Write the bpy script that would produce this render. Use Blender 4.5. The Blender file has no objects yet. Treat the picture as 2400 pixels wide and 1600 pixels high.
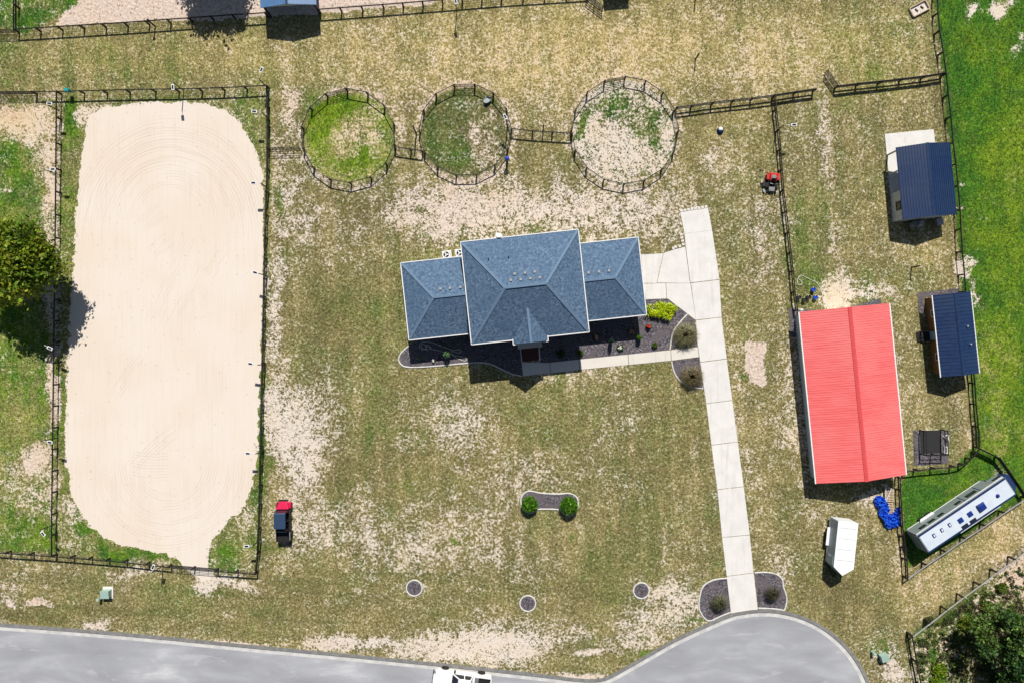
import bpy, math, random
import numpy as np
from mathutils import Vector, Matrix
R = math.radians
rnd = random.Random(7)
rng = np.random.default_rng(11)
sc = bpy.context.scene
col = sc.collection
S, H = 0.045, 75.0            # metres per reference pixel on the ground, drone height

# ---------------------------------------------------------------- camera, sky, sun
cam_d = bpy.data.cameras.new('camera'); cam = bpy.data.objects.new('camera', cam_d); col.objects.link(cam)
cam.location = (0, 0, H); cam.rotation_euler = (0, 0, 0)
cam_d.sensor_width = 36; cam_d.lens = 36 * H / (2400 * S); cam_d.clip_end = 2000
sc.camera = cam
SUN_EL = 48.6
SH = (-0.085, -0.996)         # direction shadows fall on the ground (x, y)
sd = bpy.data.lights.new('sun', 'SUN'); so = bpy.data.objects.new('sun', sd); col.objects.link(so)
sd.energy = 5.0; sd.angle = R(0.53); sd.color = (1.0, 0.955, 0.89)
ce, se = math.cos(R(SUN_EL)), math.sin(R(SUN_EL))
so.rotation_euler = Vector((SH[0]*ce, SH[1]*ce, -se)).to_track_quat('-Z', 'Y').to_euler()
w = bpy.data.worlds.new('World'); sc.world = w; w.use_nodes = True
nt = w.node_tree; nt.nodes.clear()
sky = nt.nodes.new('ShaderNodeTexSky'); sky.sky_type = 'NISHITA'; sky.sun_disc = False
sky.sun_elevation = R(SUN_EL); sky.sun_rotation = math.atan2(-SH[0], -SH[1])
bg = nt.nodes.new('ShaderNodeBackground'); bg.inputs[1].default_value = 0.05
out = nt.nodes.new('ShaderNodeOutputWorld')
nt.links.new(sky.outputs[0], bg.inputs[0]); nt.links.new(bg.outputs[0], out.inputs[0])
vs = sc.view_settings; vs.view_transform = 'Standard'; vs.look = 'None'; vs.gamma = 1; vs.exposure = 0.1; vs.use_curve_mapping = False

# ---------------------------------------------------------------- helpers
def W(px, py, z=0.0):
    k = S * (1 - z / H); return Vector(((px-1200)*k, (800-py)*k, z))
def G(px, py, z=0.0):
    return Vector(((px-1200)*S, (800-py)*S, z))
def tag(o, label=None, cat=None, group=None, kind=None):
    if label: o['label'] = label
    if cat: o['category'] = cat
    if group: o['group'] = group
    if kind: o['kind'] = kind
    return o
def thing(name, label, cat, loc, rz=0.0, group=None):
    o = bpy.data.objects.new(name, None); col.objects.link(o)
    o.location = loc; o.rotation_euler = (0, 0, rz); o.empty_display_size = .2
    return tag(o, label, cat, group)
def link(name, me, parent=None, loc=(0,0,0), rz=0.0):
    o = bpy.data.objects.new(name, me); col.objects.link(o)
    if parent is not None: o.parent = parent
    o.location = loc; o.rotation_euler = (0, 0, rz)
    return o
class MB:
    def __init__(s): s.v = []; s.f = []
    def add(s, vs_, fs):
        n = len(s.v); s.v += [tuple(p) for p in vs_]; s.f += [tuple(i+n for i in f) for f in fs]; return s
    def hexa(s, b, t):
        return s.add(list(b)+list(t), [(3,2,1,0),(4,5,6,7),(0,1,5,4),(1,2,6,5),(2,3,7,6),(3,0,4,7)])
    def box(s, x0, x1, y0, y1, z0, z1):
        return s.hexa([(x0,y0,z0),(x1,y0,z0),(x1,y1,z0),(x0,y1,z0)], [(x0,y0,z1),(x1,y0,z1),(x1,y1,z1),(x0,y1,z1)])
    def cbox(s, c, sx, sy, sz, rz=0.0):
        cs, sn = math.cos(rz), math.sin(rz); q = []
        for dz in (0, sz):
            for dx, dy in ((-1,-1),(1,-1),(1,1),(-1,1)):
                x, y = dx*sx/2, dy*sy/2
                q.append((c[0]+cs*x-sn*y, c[1]+sn*x+cs*y, c[2]+dz))
        return s.hexa(q[:4], q[4:])
    def prism(s, poly, z0, z1, bottom=True):
        n = len(poly); vs_ = [(p[0],p[1],z0) for p in poly] + [(p[0],p[1],z1) for p in poly]
        fs = [tuple(range(n, 2*n))] + [(i,(i+1)%n,n+(i+1)%n,n+i) for i in range(n)]
        if bottom: fs.append(tuple(range(n-1,-1,-1)))
        return s.add(vs_, fs)
    def tube(s, pts, r, n=6, cap=True):
        pts = [Vector(p) for p in pts]; m = len(pts); rs = r if isinstance(r,(list,tuple)) else [r]*m
        vs_ = []; fs = []
        for i, p in enumerate(pts):
            d = (pts[min(i+1,m-1)] - pts[max(i-1,0)]).normalized()
            a = Vector((0,0,1)) if abs(d.z) < .9 else Vector((1,0,0))
            u = d.cross(a).normalized(); v = d.cross(u)
            for k in range(n):
                t = 2*math.pi*k/n; vs_.append(p + rs[i]*(math.cos(t)*u + math.sin(t)*v))
        for i in range(m-1):
            for k in range(n):
                fs.append((i*n+k, i*n+(k+1)%n, (i+1)*n+(k+1)%n, (i+1)*n+k))
        if cap: fs.append(tuple(range(n-1,-1,-1))); fs.append(tuple((m-1)*n+k for k in range(n)))
        return s.add(vs_, fs)
    def lathe(s, prof, c=(0,0,0), n=20, axis='z'):
        vs_ = []; fs = []
        for r, z in prof:
            for k in range(n):
                t = 2*math.pi*k/n; a, b = r*math.cos(t), r*math.sin(t)
                vs_.append((c[0]+a, c[1]+b, c[2]+z) if axis == 'z' else ((c[0]+a, c[1]+z, c[2]+b) if axis == 'y' else (c[0]+z, c[1]+a, c[2]+b)))
        m = len(prof)
        for i in range(m-1):
            for k in range(n): fs.append((i*n+k, i*n+(k+1)%n, (i+1)*n+(k+1)%n, (i+1)*n+k))
        fs.append(tuple(range(n-1,-1,-1))); fs.append(tuple((m-1)*n+k for k in range(n)))
        return s.add(vs_, fs)
    def mesh(s, name, mat, smooth=False):
        me = bpy.data.meshes.new(name); me.from_pydata(s.v, [], s.f); me.update()
        if mat: me.materials.append(mat)
        if smooth: me.polygons.foreach_set('use_smooth', [True]*len(me.polygons))
        return me
    def build(s, name, mat, parent=None, bevel=0.0, smooth=False, loc=(0,0,0), rz=0.0):
        o = link(name, s.mesh(name, mat, smooth), parent, loc, rz)
        if bevel:
            b = o.modifiers.new('bevel', 'BEVEL'); b.width = bevel; b.segments = 2; b.limit_method = 'ANGLE'
        return o
def mesh_np(name, verts, nper, mat, cols=None, parent=None, loc=(0,0,0)):
    verts = np.asarray(verts, dtype=np.float32).reshape(-1, 3); nv = len(verts); nf = nv // nper
    me = bpy.data.meshes.new(name); me.vertices.add(nv); me.vertices.foreach_set('co', verts.ravel())
    me.loops.add(nv); me.loops.foreach_set('vertex_index', np.arange(nv, dtype=np.int32))
    me.polygons.add(nf); me.polygons.foreach_set('loop_start', np.arange(0, nv, nper, dtype=np.int32))
    me.polygons.foreach_set('loop_total', np.full(nf, nper, dtype=np.int32))
    if cols is not None:
        a = me.attributes.new('col', 'FLOAT_COLOR', 'FACE')
        c4 = np.ones((nf, 4), np.float32); c4[:, :3] = cols; a.data.foreach_set('color', c4.ravel())
    me.update(); me.validate(); me.materials.append(mat)
    return link(name, me, parent, loc)
def smooth_poly(pts, it=2, closed=True):
    for _ in range(it):
        q = []; n = len(pts)
        for i in range(n if closed else n-1):
            a, b = pts[i], pts[(i+1) % n]
            q += [(a[0]*.75+b[0]*.25, a[1]*.75+b[1]*.25), (a[0]*.25+b[0]*.75, a[1]*.25+b[1]*.75)]
        if not closed: q = [pts[0]] + q + [pts[-1]]
        pts = q
    return pts
def inpoly(X, Y, poly):
    r = np.zeros(X.shape, bool); n = len(poly)
    for i in range(n):
        x0, y0 = poly[i]; x1, y1 = poly[(i+1) % n]
        if y0 == y1: continue
        c = ((Y < y0) != (Y < y1)) & (X < (x1-x0)*(Y-y0)/(y1-y0)+x0); r ^= c
    return r

# ---------------------------------------------------------------- materials
def nodes(name):
    m = bpy.data.materials.new(name); m.use_nodes = True; t = m.node_tree
    return m, t, t.nodes['Principled BSDF']
def nd(t, typ, **kw):
    n = t.nodes.new(typ)
    for k, v in kw.items(): setattr(n, k, v)
    return n
def setin(n, **kw):
    for k, v in kw.items(): n.inputs[k.replace('_', ' ')].default_value = v
def noise(t, vec, scale, detail=4, rough=.6, dist=0.0):
    n = nd(t, 'ShaderNodeTexNoise'); setin(n, Scale=scale, Detail=detail, Roughness=rough, Distortion=dist)
    t.links.new(vec, n.inputs['Vector']); return n.outputs['Fac']
def math_(t, op, a, b=None, clamp=False):
    n = nd(t, 'ShaderNodeMath', operation=op, use_clamp=clamp)
    for i, x in enumerate((a, b)):
        if x is None: continue
        if isinstance(x, (int, float)): n.inputs[i].default_value = x
        else: t.links.new(x, n.inputs[i])
    return n.outputs[0]
def ramp(t, fac, stops):
    n = nd(t, 'ShaderNodeValToRGB'); cr = n.color_ramp
    while len(cr.elements) < len(stops): cr.elements.new(.5)
    for e, (p, c) in zip(cr.elements, stops): e.position = p; e.color = (*c, 1)
    t.links.new(fac, n.inputs[0]); return n.outputs[0]
def sstep(t, x, a, b):
    n = nd(t, 'ShaderNodeMapRange', interpolation_type='SMOOTHSTEP')
    for i, v in ((0, x), (1, a), (2, b)):
        if isinstance(v, (int, float)): n.inputs[i].default_value = v
        else: t.links.new(v, n.inputs[i])
    return n.outputs[0]
def mix(t, f, a, b, blend='MIX'):
    n = nd(t, 'ShaderNodeMix', data_type='RGBA', blend_type=blend)
    for i, v in ((0, f), (6, a), (7, b)):
        if isinstance(v, (int, float)): n.inputs[i].default_value = v
        elif isinstance(v, tuple): n.inputs[i].default_value = (*v, 1)
        else: t.links.new(v, n.inputs[i])
    return n.outputs[2]
def bump(t, p, h, strength, dist):
    n = nd(t, 'ShaderNodeBump'); setin(n, Strength=strength, Distance=dist)
    t.links.new(h, n.inputs['Height']); t.links.new(n.outputs[0], p.inputs['Normal'])
def objco(t): return nd(t, 'ShaderNodeTexCoord').outputs['Object']
def pm(name, c1, c2=None, scale=3.0, rough=.7, metal=0.0, bmp=0.0, bscale=None, detail=5, spec=.3, bdist=.02):
    """plain procedural surface: two colours mixed by noise, fine relief"""
    m, t, p = nodes(name)
    if c2 is None: c2 = tuple(x*.78 for x in c1)
    co = objco(t); n1 = noise(t, co, scale, detail, .65)
    f = sstep(t, n1, .32, .68)
    c = mix(t, f, c1, c2); t.links.new(c, p.inputs['Base Color'])
    setin(p, Roughness=rough, Metallic=metal); p.inputs['Specular IOR Level'].default_value = spec
    if bmp: bump(t, p, noise(t, co, bscale or scale*6, 4, .65), bmp, bdist)
    return m
def leafmat(name, trans=.25):
    m, t, p = nodes(name)
    a = nd(t, 'ShaderNodeAttribute', attribute_name='col')
    t.links.new(a.outputs['Color'], p.inputs['Base Color']); setin(p, Roughness=.55)
    p.inputs['Specular IOR Level'].default_value = .25
    if trans:
        tr = nd(t, 'ShaderNodeBsdfTranslucent'); t.links.new(a.outputs['Color'], tr.inputs[0])
        mx = nd(t, 'ShaderNodeMixShader'); mx.inputs[0].default_value = trans
        o = t.nodes['Material Output']
        t.links.new(p.outputs[0], mx.inputs[1]); t.links.new(tr.outputs[0], mx.inputs[2]); t.links.new(mx.outputs[0], o.inputs[0])
    return m
M = dict(
 black=pm('black_paint', (.012,.011,.012), (.022,.02,.019), 8, .55, bmp=.2),
 wire=pm('wire', (.06,.06,.055), None, 5, .5, .3),
 galv=pm('galvanised', (.50,.50,.48), (.36,.36,.35), 6, .45, .2),
 white=pm('white_paint', (.80,.80,.79), (.70,.70,.69), 5, .5, bmp=.05),
 siding=pm('siding', (.52,.51,.48), (.46,.45,.42), 2, .7, bmp=.1),
 glass=pm('dark_glass', (.012,.016,.025), (.02,.025,.035), 2, .12, spec=.6),
 rubber=pm('rubber', (.018,.018,.019), (.03,.03,.03), 12, .8, bmp=.2),
 steel=pm('steel', (.42,.43,.44), (.3,.31,.32), 8, .35, .6),
 solar=pm('solar_panel', (.01,.014,.03), (.02,.025,.05), 20, .2, spec=.6),
 redmetal=pm('red_metal_roof', (.80,.165,.165), (.75,.145,.15), .7, .45, bmp=.04, bscale=3),
 redcap=pm('red_ridge_cap', (.66,.085,.09), (.60,.07,.075), 2, .45),
 bluemetal=pm('blue_metal_roof', (.016,.05,.165), (.013,.04,.135), .8, .4, bmp=.03, bscale=4, spec=.4),
 barnwall=pm('barn_wall', (.50,.57,.61), (.44,.50,.54), 1.5, .6),
 shedwall=pm('shed_wall', (.62,.63,.62), (.52,.53,.53), 2, .7, bmp=.08),
 brown=pm('brown_boards', (.26,.125,.055), (.19,.09,.038), 2.5, .7, bmp=.2),
 conc=pm('concrete', (.72,.70,.665), (.65,.63,.595), .9, .85, bmp=.12, bscale=30),
 conc2=pm('walk_concrete', (.70,.655,.585), (.64,.595,.53), .8, .85, bmp=.12, bscale=30),
 edge=pm('edging_stone', (.66,.65,.62), (.50,.49,.46), 7, .85, bmp=.3, bscale=20),
 paver=pm('pale_paver', (.70,.66,.61), (.56,.52,.47), 9, .85, bmp=.3, bscale=25),
 curb=pm('kerb_concrete', (.25,.247,.238), (.17,.167,.16), 2.2, .9, bmp=.25, bscale=30),
 gutterc=pm('gutter_concrete', (.62,.61,.58), (.46,.455,.445), 1.1, .9, bmp=.2, bscale=25),
 brick=pm('red_brick', (.115,.042,.036), (.075,.028,.026), 9, .85, bmp=.3, bscale=30),
 wood=pm('weathered_wood', (.56,.45,.33), (.38,.29,.20), 6, .8, bmp=.25),
 rawwood=pm('pallet_wood', (.62,.49,.34), (.45,.34,.22), 7, .8, bmp=.25),
 bark=pm('bark', (.10,.075,.055), (.055,.04,.03), 9, .9, bmp=.6),
 green_box=pm('green_cabinet', (.38,.53,.46), (.33,.47,.41), 3, .5),
 teal=pm('teal_plastic', (.01,.30,.33), (.01,.24,.27), 4, .4),
 bluep=pm('blue_plastic', (.01,.07,.50), (.01,.05,.38), 4, .35, spec=.5),
 tarp=pm('blue_tarp', (.03,.19,.80), (.01,.06,.58), 3, .33, spec=.55, bmp=.25, bscale=7, bdist=.05),
 hose=pm('pale_hose', (.80,.80,.70), (.7,.7,.6), 5, .5),
 red=pm('red_plastic', (.60,.035,.03), (.48,.025,.022), 4, .35, spec=.5),
 crimson=pm('crimson_paint', (.62,.012,.075), (.52,.01,.06), 3, .25, spec=.6),
 carwhite=pm('white_car_paint', (.83,.83,.82), (.79,.79,.78), 1, .2, spec=.6),
 utvroof=pm('dark_roof_plastic', (.03,.06,.12), (.025,.05,.10), 4, .4, spec=.5),
 grey=pm('grey_plastic', (.26,.26,.27), (.2,.2,.21), 5, .55),
 trside=pm('trailer_side', (.30,.345,.36), (.26,.30,.315), 2, .35, .25),
 trroof=pm('trailer_roof', (.66,.72,.78), (.58,.65,.72), .8, .4, .1, bmp=.08, bscale=2),
 trblue=pm('trailer_blue_trim', (.016,.036,.11), (.012,.028,.09), 2, .7, spec=.1),
 vane=pm('blue_vent', (.01,.035,.22), (.012,.03,.17), 4, .35),
 cwhite=pm('cargo_white', (.84,.84,.84), (.79,.79,.80), .8, .4),
 cside=pm('cargo_side', (.36,.44,.53), (.32,.39,.48), 1.2, .35),
 dirt=pm('dark_dirt', (.10,.085,.07), (.07,.06,.05), 3, .95, bmp=.5),
 leaf=leafmat('leaves', .3), blade=leafmat('grass_blades', .12),
)
def mulch_mat():
    m, t, p = nodes('mulch'); co = objco(t)
    v = nd(t, 'ShaderNodeTexVoronoi', feature='F1'); setin(v, Scale=9.0, Randomness=1.0); t.links.new(co, v.inputs['Vector'])
    sep = nd(t, 'ShaderNodeSeparateColor'); t.links.new(v.outputs['Color'], sep.inputs[0])
    c = ramp(t, sep.outputs[0], [(0,(.03,.027,.035)),(.5,(.085,.076,.09)),(.85,(.16,.145,.165)),(1,(.30,.27,.28))])
    c = mix(t, sstep(t, noise(t, co, .8, 3), .4, .65), c, (.115,.098,.105))
    t.links.new(c, p.inputs['Base Color']); setin(p, Roughness=.95)
    bump(t, p, v.outputs['Distance'], .8, .05); return m
M['mulch'] = mulch_mat()
def shingle_mat():
    m, t, p = nodes('shingles'); co = objco(t)
    sp = nd(t, 'ShaderNodeSeparateXYZ'); t.links.new(co, sp.inputs[0])
    row = math_(t, 'FRACT', math_(t, 'MULTIPLY', sp.outputs[2], 15.0))
    n1 = noise(t, co, 4.0, 3, .75); n2 = noise(t, co, .5, 3)
    c = ramp(t, n1, [(.34,(.034,.066,.12)),(.5,(.076,.136,.22)),(.66,(.155,.235,.34))])
    c = mix(t, sstep(t, n2, .35, .7), c, mix(t, .5, c, (.06,.115,.20)))
    c = mix(t, math_(t, 'MULTIPLY', sstep(t, row, .82, .98), .45), c, (.02,.04,.075))
    t.links.new(c, p.inputs['Base Color']); setin(p, Roughness=.85)
    h = math_(t, 'ADD', math_(t, 'MULTIPLY', row, -.5), n1); bump(t, p, h, .55, .03); return m
M['shingle'] = shingle_mat()
M['ridgecap'] = pm('ridge_cap_shingle', (.14,.22,.32), (.115,.18,.265), 6, .85, bmp=.3)
def concrete_mat(name, c1, c2):
    m, t, p = nodes(name); co = objco(t); rn = nd(t, 'ShaderNodeObjectInfo').outputs['Random']
    n1 = noise(t, co, .7, 4, .65); n2 = noise(t, co, 22, 2, .7)
    c = mix(t, sstep(t, n1, .35, .7), c1, c2)
    c = mix(t, math_(t, 'MULTIPLY', rn, .22), c, tuple(x*.80 for x in c1))
    mp = nd(t, 'ShaderNodeMapping'); mp.inputs['Rotation'].default_value = (0, 0, R(7)); mp.inputs['Scale'].default_value = (2.2, .14, 1); t.links.new(co, mp.inputs[0])
    c = mix(t, math_(t, 'MULTIPLY', sstep(t, noise(t, mp.outputs[0], 1.0, 3, .6), .52, .75), .32), c, (.40,.38,.35))
    c = mix(t, math_(t, 'MULTIPLY', sstep(t, noise(t, co, 1.3, 3, .6, .8), .66, .74), .4), c, (.42,.34,.28))
    c = mix(t, math_(t, 'MULTIPLY', n2, .16), c, (.34,.33,.31))
    t.links.new(c, p.inputs['Base Color']); setin(p, Roughness=.88); bump(t, p, n2, .2, .01); return m
M['conc'] = concrete_mat('driveway_concrete', (.73,.71,.675), (.65,.63,.595)); M['conc2'] = concrete_mat('walk_concrete', (.71,.665,.595), (.65,.605,.54))
def metal_mat(name, c1, c2, dirt, axis_scale, rough=.45):
    m, t, p = nodes(name); co = objco(t)
    mp = nd(t, 'ShaderNodeMapping'); mp.inputs['Scale'].default_value = axis_scale; t.links.new(co, mp.inputs[0])
    n1 = noise(t, mp.outputs[0], 1.0, 3, .6); n2 = noise(t, co, .22, 3)
    c = mix(t, sstep(t, n1, .3, .7), c1, c2); c = mix(t, math_(t, 'MULTIPLY', sstep(t, n2, .42, .68), .6), c, dirt); c = mix(t, math_(t, 'MULTIPLY', sstep(t, noise(t, mp.outputs[0], 2.3, 4, .7), .56, .75), .28), c, tuple(x*.62 for x in c2))
    t.links.new(c, p.inputs['Base Color']); t.links.new(math_(t, 'ADD', math_(t, 'MULTIPLY', n2, .3), rough-.15), p.inputs['Roughness']); p.inputs['Specular IOR Level'].default_value = .4
    return m
M['redmetal'] = metal_mat('red_metal_roof', (.80,.165,.16), (.70,.12,.12), (.74,.19,.18), (.35, 5.0, 1))
M['bluemetal'] = metal_mat('blue_metal_roof', (.013,.036,.105), (.009,.025,.078), (.018,.04,.09), (2.0, 2.0, 1), .42)
def road_mat():
    m, t, p = nodes('asphalt'); co = objco(t)
    mp = nd(t, 'ShaderNodeMapping'); mp.inputs['Scale'].default_value = (.5, 1.4, 1); t.links.new(co, mp.inputs[0])
    n1 = noise(t, mp.outputs[0], .3, 4, .55, .3); n2 = noise(t, co, 7, 4, .85); n3 = noise(t, mp.outputs[0], .5, 6, .62, .4)
    c = ramp(t, n1, [(.3,(.30,.305,.33)),(.5,(.375,.383,.41)),(.62,(.45,.46,.485)),(.74,(.64,.645,.66))])
    c = mix(t, math_(t, 'MULTIPLY', sstep(t, n3, .58, .66), .4), c, (.60,.60,.61))
    c = mix(t, math_(t, 'MULTIPLY', n2, .5), c, (.16,.165,.18))
    t.links.new(c, p.inputs['Base Color']); setin(p, Roughness=.85); bump(t, p, n2, .25, .01); return m
M['road'] = road_mat()
# ---------------------------------------------------------------- layout polygons (reference pixels on the ground)
ARENA = [(206,275),(235,256),(280,246),(350,240),(430,238),(500,247),(540,263),(570,298),(598,348),(615,400),(619,480),(617,700),(611,880),(606,1000),(602,1090),(590,1150),(570,1190),(530,1225),(502,1258),(487,1290),(486,1318),(505,1345),(478,1368),(462,1352),(428,1326),(412,1302),(330,1288),(255,1268),(215,1240),(180,1190),(158,1120),(152,1050),(155,950),(160,830),(167,700),(175,560),(183,450),(190,380),(197,320)]
KERB = [(-400,1426),(-200,1443),(0,1459),(200,1473),(400,1491),(600,1511),(800,1529),(1000,1549),(1200,1570),(1290,1580),(1340,1587),(1391,1591),(1422,1585),(1455,1567),(1519,1530),(1582,1494),(1660,1458),(1712,1436)]
CUL = (1790, 1690, 264)
KERB += [(CUL[0]+CUL[2]*math.cos(R(a)), CUL[1]+CUL[2]*math.sin(R(a))) for a in range(-100, 130, 6)]
ROADLOW = [(1560,1850),(1450,1790),(1380,1760),(1200,1745),(600,1688),(0,1634),(-400,1600)]
ROAD = KERB + ROADLOW
DRIVE = [(1594,498),(1604,578),(1580,585),(1555,594),(1501,597),(1513,702),(1566,700),(1627,748),(1634,800),(1648,910),(1667,1042),(1681,1149),(1713,1436),(1775,1427),(1751,1200),(1729,1035),(1718,938),(1698,800),(1659,487)]
BEDS = dict(
 left=[(975,795),(958.7,810),(940,826),(933.4,840),(937,852),(951,861.4),(1009,859),(1094,850.7),(1128,848.6),(1149,851.6),(1173,863.5),(1197,875.4),(1223,881),(1221,790),(1110,790),(1105,775)],
 front=[(1266,852),(1357,842),(1472,831),(1570,819),(1575,781),(1591.6,757),(1611,736.5),(1566,700),(1502,702),(1490,725),(1372,735),(1366,780),(1266,790)],
 drive_top=[(1573,818),(1578,782),(1594.6,760),(1612,740),(1627,749),(1634,812)],
 drive_low=[(1574,846),(1577,864.5),(1586,885),(1602,899),(1627,909),(1647,910),(1638,837)],
 gate_left=[(1704,1354),(1679,1355.7),(1659,1363),(1645,1375),(1639.6,1397),(1637,1420),(1641.4,1434),(1650,1447),(1662,1456.5),(1712,1434)],
 gate_right=[(1768,1341.4),(1791.5,1339.6),(1813,1342),(1827,1348.6),(1835,1359),(1835,1373.6),(1841.5,1389.6),(1844,1400),(1843,1414.7),(1838,1429),(1813,1425),(1777,1424)],
 kidney=[(1222,1186),(1220,1169),(1226,1156.5),(1236.7,1149.5),(1250.6,1150.8),(1263,1154.5),(1288.6,1156.5),(1313.8,1157),(1332.8,1154.5),(1346.7,1159),(1355,1169),(1355,1188),(1346,1202),(1333,1208),(1321,1203),(1313,1193),(1288,1192),(1257,1192),(1246,1202),(1230,1198)],
)
RINGS = [(971,1377),(1237,1413),(1503,1383)]

# ---------------------------------------------------------------- ground sheet with regional cover
def axis(lo, hi, step, far):
    a = list(np.arange(lo, hi+1e-6, step)); e = []; d = step*2; x = hi
    while x < far: x += d; d *= 1.5; e.append(x)
    f = []; d = step*2; x = lo
    while x > -far: x -= d; d *= 1.5; f.append(x)
    return np.array(f[::-1] + a + e)
gx = axis(-58, 58, .22, 420); gy = axis(-40, 40, .22, 420)
GX, GY = np.meshgrid(gx, gy); PX = GX/S + 1200; PY = 800 - GY/S
def vnoise(X, Y, sc_, seed):
    """cheap value noise on arrays"""
    r = np.random.default_rng(seed); T = r.random((256, 256))
    x = X*sc_; y = Y*sc_; xi = np.floor(x).astype(int); yi = np.floor(y).astype(int)
    fx = x-xi; fy = y-yi; fx = fx*fx*(3-2*fx); fy = fy*fy*(3-2*fy)
    g = lambda a, b: T[a % 256, b % 256]
    return (g(xi,yi)*(1-fx)+g(xi+1,yi)*fx)*(1-fy) + (g(xi,yi+1)*(1-fx)+g(xi+1,yi+1)*fx)*fy
WX = (vnoise(PX, PY, 1/45, 1)-.5)*46 + (vnoise(PX, PY, 1/14, 2)-.5)*18
WY = (vnoise(PX, PY, 1/45, 3)-.5)*46 + (vnoise(PX, PY, 1/14, 4)-.5)*18
QX, QY = PX+WX, PY+WY
F = {k: np.full(PX.shape, v, np.float32) for k, v in dict(bare=.25, green=.09, gold=.12, pink=.18, dark=.12, solid=0).items()}
def blob(x, y, rx, ry, ang=0, warp=1.0, **kw):
    X = PX + WX*warp - x; Y = PY + WY*warp - y; c, s = math.cos(R(ang)), math.sin(R(ang))
    d = ((X*c+Y*s)/rx)**2 + ((-X*s+Y*c)/ry)**2; g = np.exp(-d)
    for k, v in kw.items(): F[k] += g*v
    if kw.get('bare', 0) >= .85: F['solid'] += g*kw['bare']
def area(poly, soft=.5, **kw):
    m = inpoly(PX+WX*soft, PY+WY*soft, poly)
    for k, v in kw.items(): F[k][m] = v
    F['solid'][m] = 1.0 if kw.get('bare', 0) >= .95 else 0.0
def ell(x, y, rx, ry, warp=.3, **kw):
    m = ((PX+WX*warp-x)/rx)**2 + ((PY+WY*warp-y)/ry)**2 < 1
    for k, v in kw.items(): F[k][m] = v
# broad yard tones
blob(1420,110,480,110, gold=.75, bare=.16); blob(1250,190,330,80, gold=.25, bare=.12); blob(820,110,220,90, gold=.4, bare=.08)
blob(250,140,380,60, gold=.34, green=.16, bare=-.06); blob(560,130,90,50, gold=.3); blob(2030,120,170,120, gold=.35, green=.22)
blob(1820,150,80,60, gold=.35, bare=.2); blob(900,230,180,60, pink=.35, bare=.05)
blob(1250,500,330,62, bare=.52, gold=-.1, pink=.15); blob(1010,500,110,70, bare=.30, pink=.3); blob(1480,460,110,60, bare=.25); blob(1120,460,120,50, bare=.2, pink=.4)
blob(760,520,90,70, bare=.14, pink=.2); blob(690,470,60,110, bare=.22); blob(665,330,26,90, bare=.2, pink=.4); blob(690,250,15,40, bare=.5, pink=.5)
blob(700,1010,85,120, bare=.55, gold=-.14); blob(735,1090,40,45, bare=.3); blob(720,1240,90,70, bare=.32); blob(648,690,20,140, bare=.55); blob(640,980,30,90, bare=.3)
blob(890,1190,90,80, bare=.12); blob(1075,1000,100,70, bare=.32); blob(1060,1240,140,70, bare=.2); blob(900,1290,120,70, bare=.2)
blob(1350,860,120,60, bare=.22, gold=.15); blob(1430,1010,70,90, bare=.2); blob(1240,1110,70,60, bare=.2); blob(1180,1330,150,60, bare=.14)
blob(1070,1520,150,34, warp=.5, bare=.8); blob(1230,1500,120,40, bare=.45); blob(775,1512,50,18, warp=.4, bare=.95, pink=.5); blob(880,1505,60,14, warp=.5, bare=.5); blob(1390,1530,35,7, -8, .4, bare=.9); blob(1370,1583,60,6, 5, .2, bare=1.0, pink=.5)
blob(1590,1425,42,42, bare=.6); blob(1490,1450,70,40, bare=.35); blob(1560,1380,60,30, bare=.25); blob(1490,1500,40,16, bare=.4)
blob(1740,980,26,240, -8, .7, bare=.16, gold=.2); blob(1790,560,50,90, bare=.2, pink=.3); blob(1880,1000,25,180, -5, bare=.26, gold=.2); blob(1840,1340,40,60, bare=.3); blob(1890,560,40,60, green=.1)
blob(1935,330,16,160, -2, .7, bare=.30, pink=.2); blob(1965,560,18,130, -3, .7, bare=.2, pink=.2); blob(1958,690,32,42, warp=.4, bare=1.1, gold=.4); blob(2010,690,60,16, bare=.6); blob(2170,590,55,50, gold=.6, bare=.12); blob(2100,690,35,10, bare=.4)
blob(1920,600,90,150, green=.2, bare=-.1); blob(1920,450,40,70, green=.16, bare=-.1); blob(2060,700,90,50, green=.14); blob(2120,940,60,60, gold=.3, bare=.1); blob(1690,340,60,70, green=.12, gold=.2); blob(1690,380,40,40, bare=.25)
blob(2240,1340,130,60, -30, .6, gold=.55, pink=.5, bare=.16); blob(2100,1370,60,60, gold=.35, pink=.4, bare=.1); blob(2350,1240,60,60, gold=.45, pink=.3, bare=.15); blob(2060,1240,50,40, gold=.3, bare=.1); blob(2055,1165,25,20, bare=.6)
blob(1990,1400,90,60, bare=-.15, dark=.3, green=.06); blob(1850,900,40,200, -5, bare=.1)
# greener, denser turf
for x, y, rx, ry, g in ((1050,640,220,110,.10),(860,760,90,90,.14),(1300,930,180,70,.10),(1300,1010,90,60,.08),(1560,1000,110,90,.08),(860,970,36,70,.16),(975,1120,110,60,.10),(1430,1320,110,70,.14),(1310,1240,90,60,.06),(960,1230,40,40,.10),(1410,1420,60,36,.18),(850,1320,70,40,.08),(1150,760,60,60,.05),(700,860,30,70,.14),(640,1090,22,34,.4),(655,480,13,36,.45),(1000,500,14,18,.4),(1270,530,26,9,.4),(990,545,16,12,.3),(1075,1260,16,11,.6),(1345,1243,14,10,.5),(640,1290,22,24,.3),(600,1440,50,26,.16),(1500,1520,22,8,.4),(1610,1445,22,8,.4),(540,1400,60,20,.12),(430,1400,110,30,.10),(200,1420,160,40,.08),(1690,700,50,60,.06),(720,640,50,90,.03)):
    blob(x, y, rx, ry, green=g, bare=-g*.9, dark=g*.5)
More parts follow.
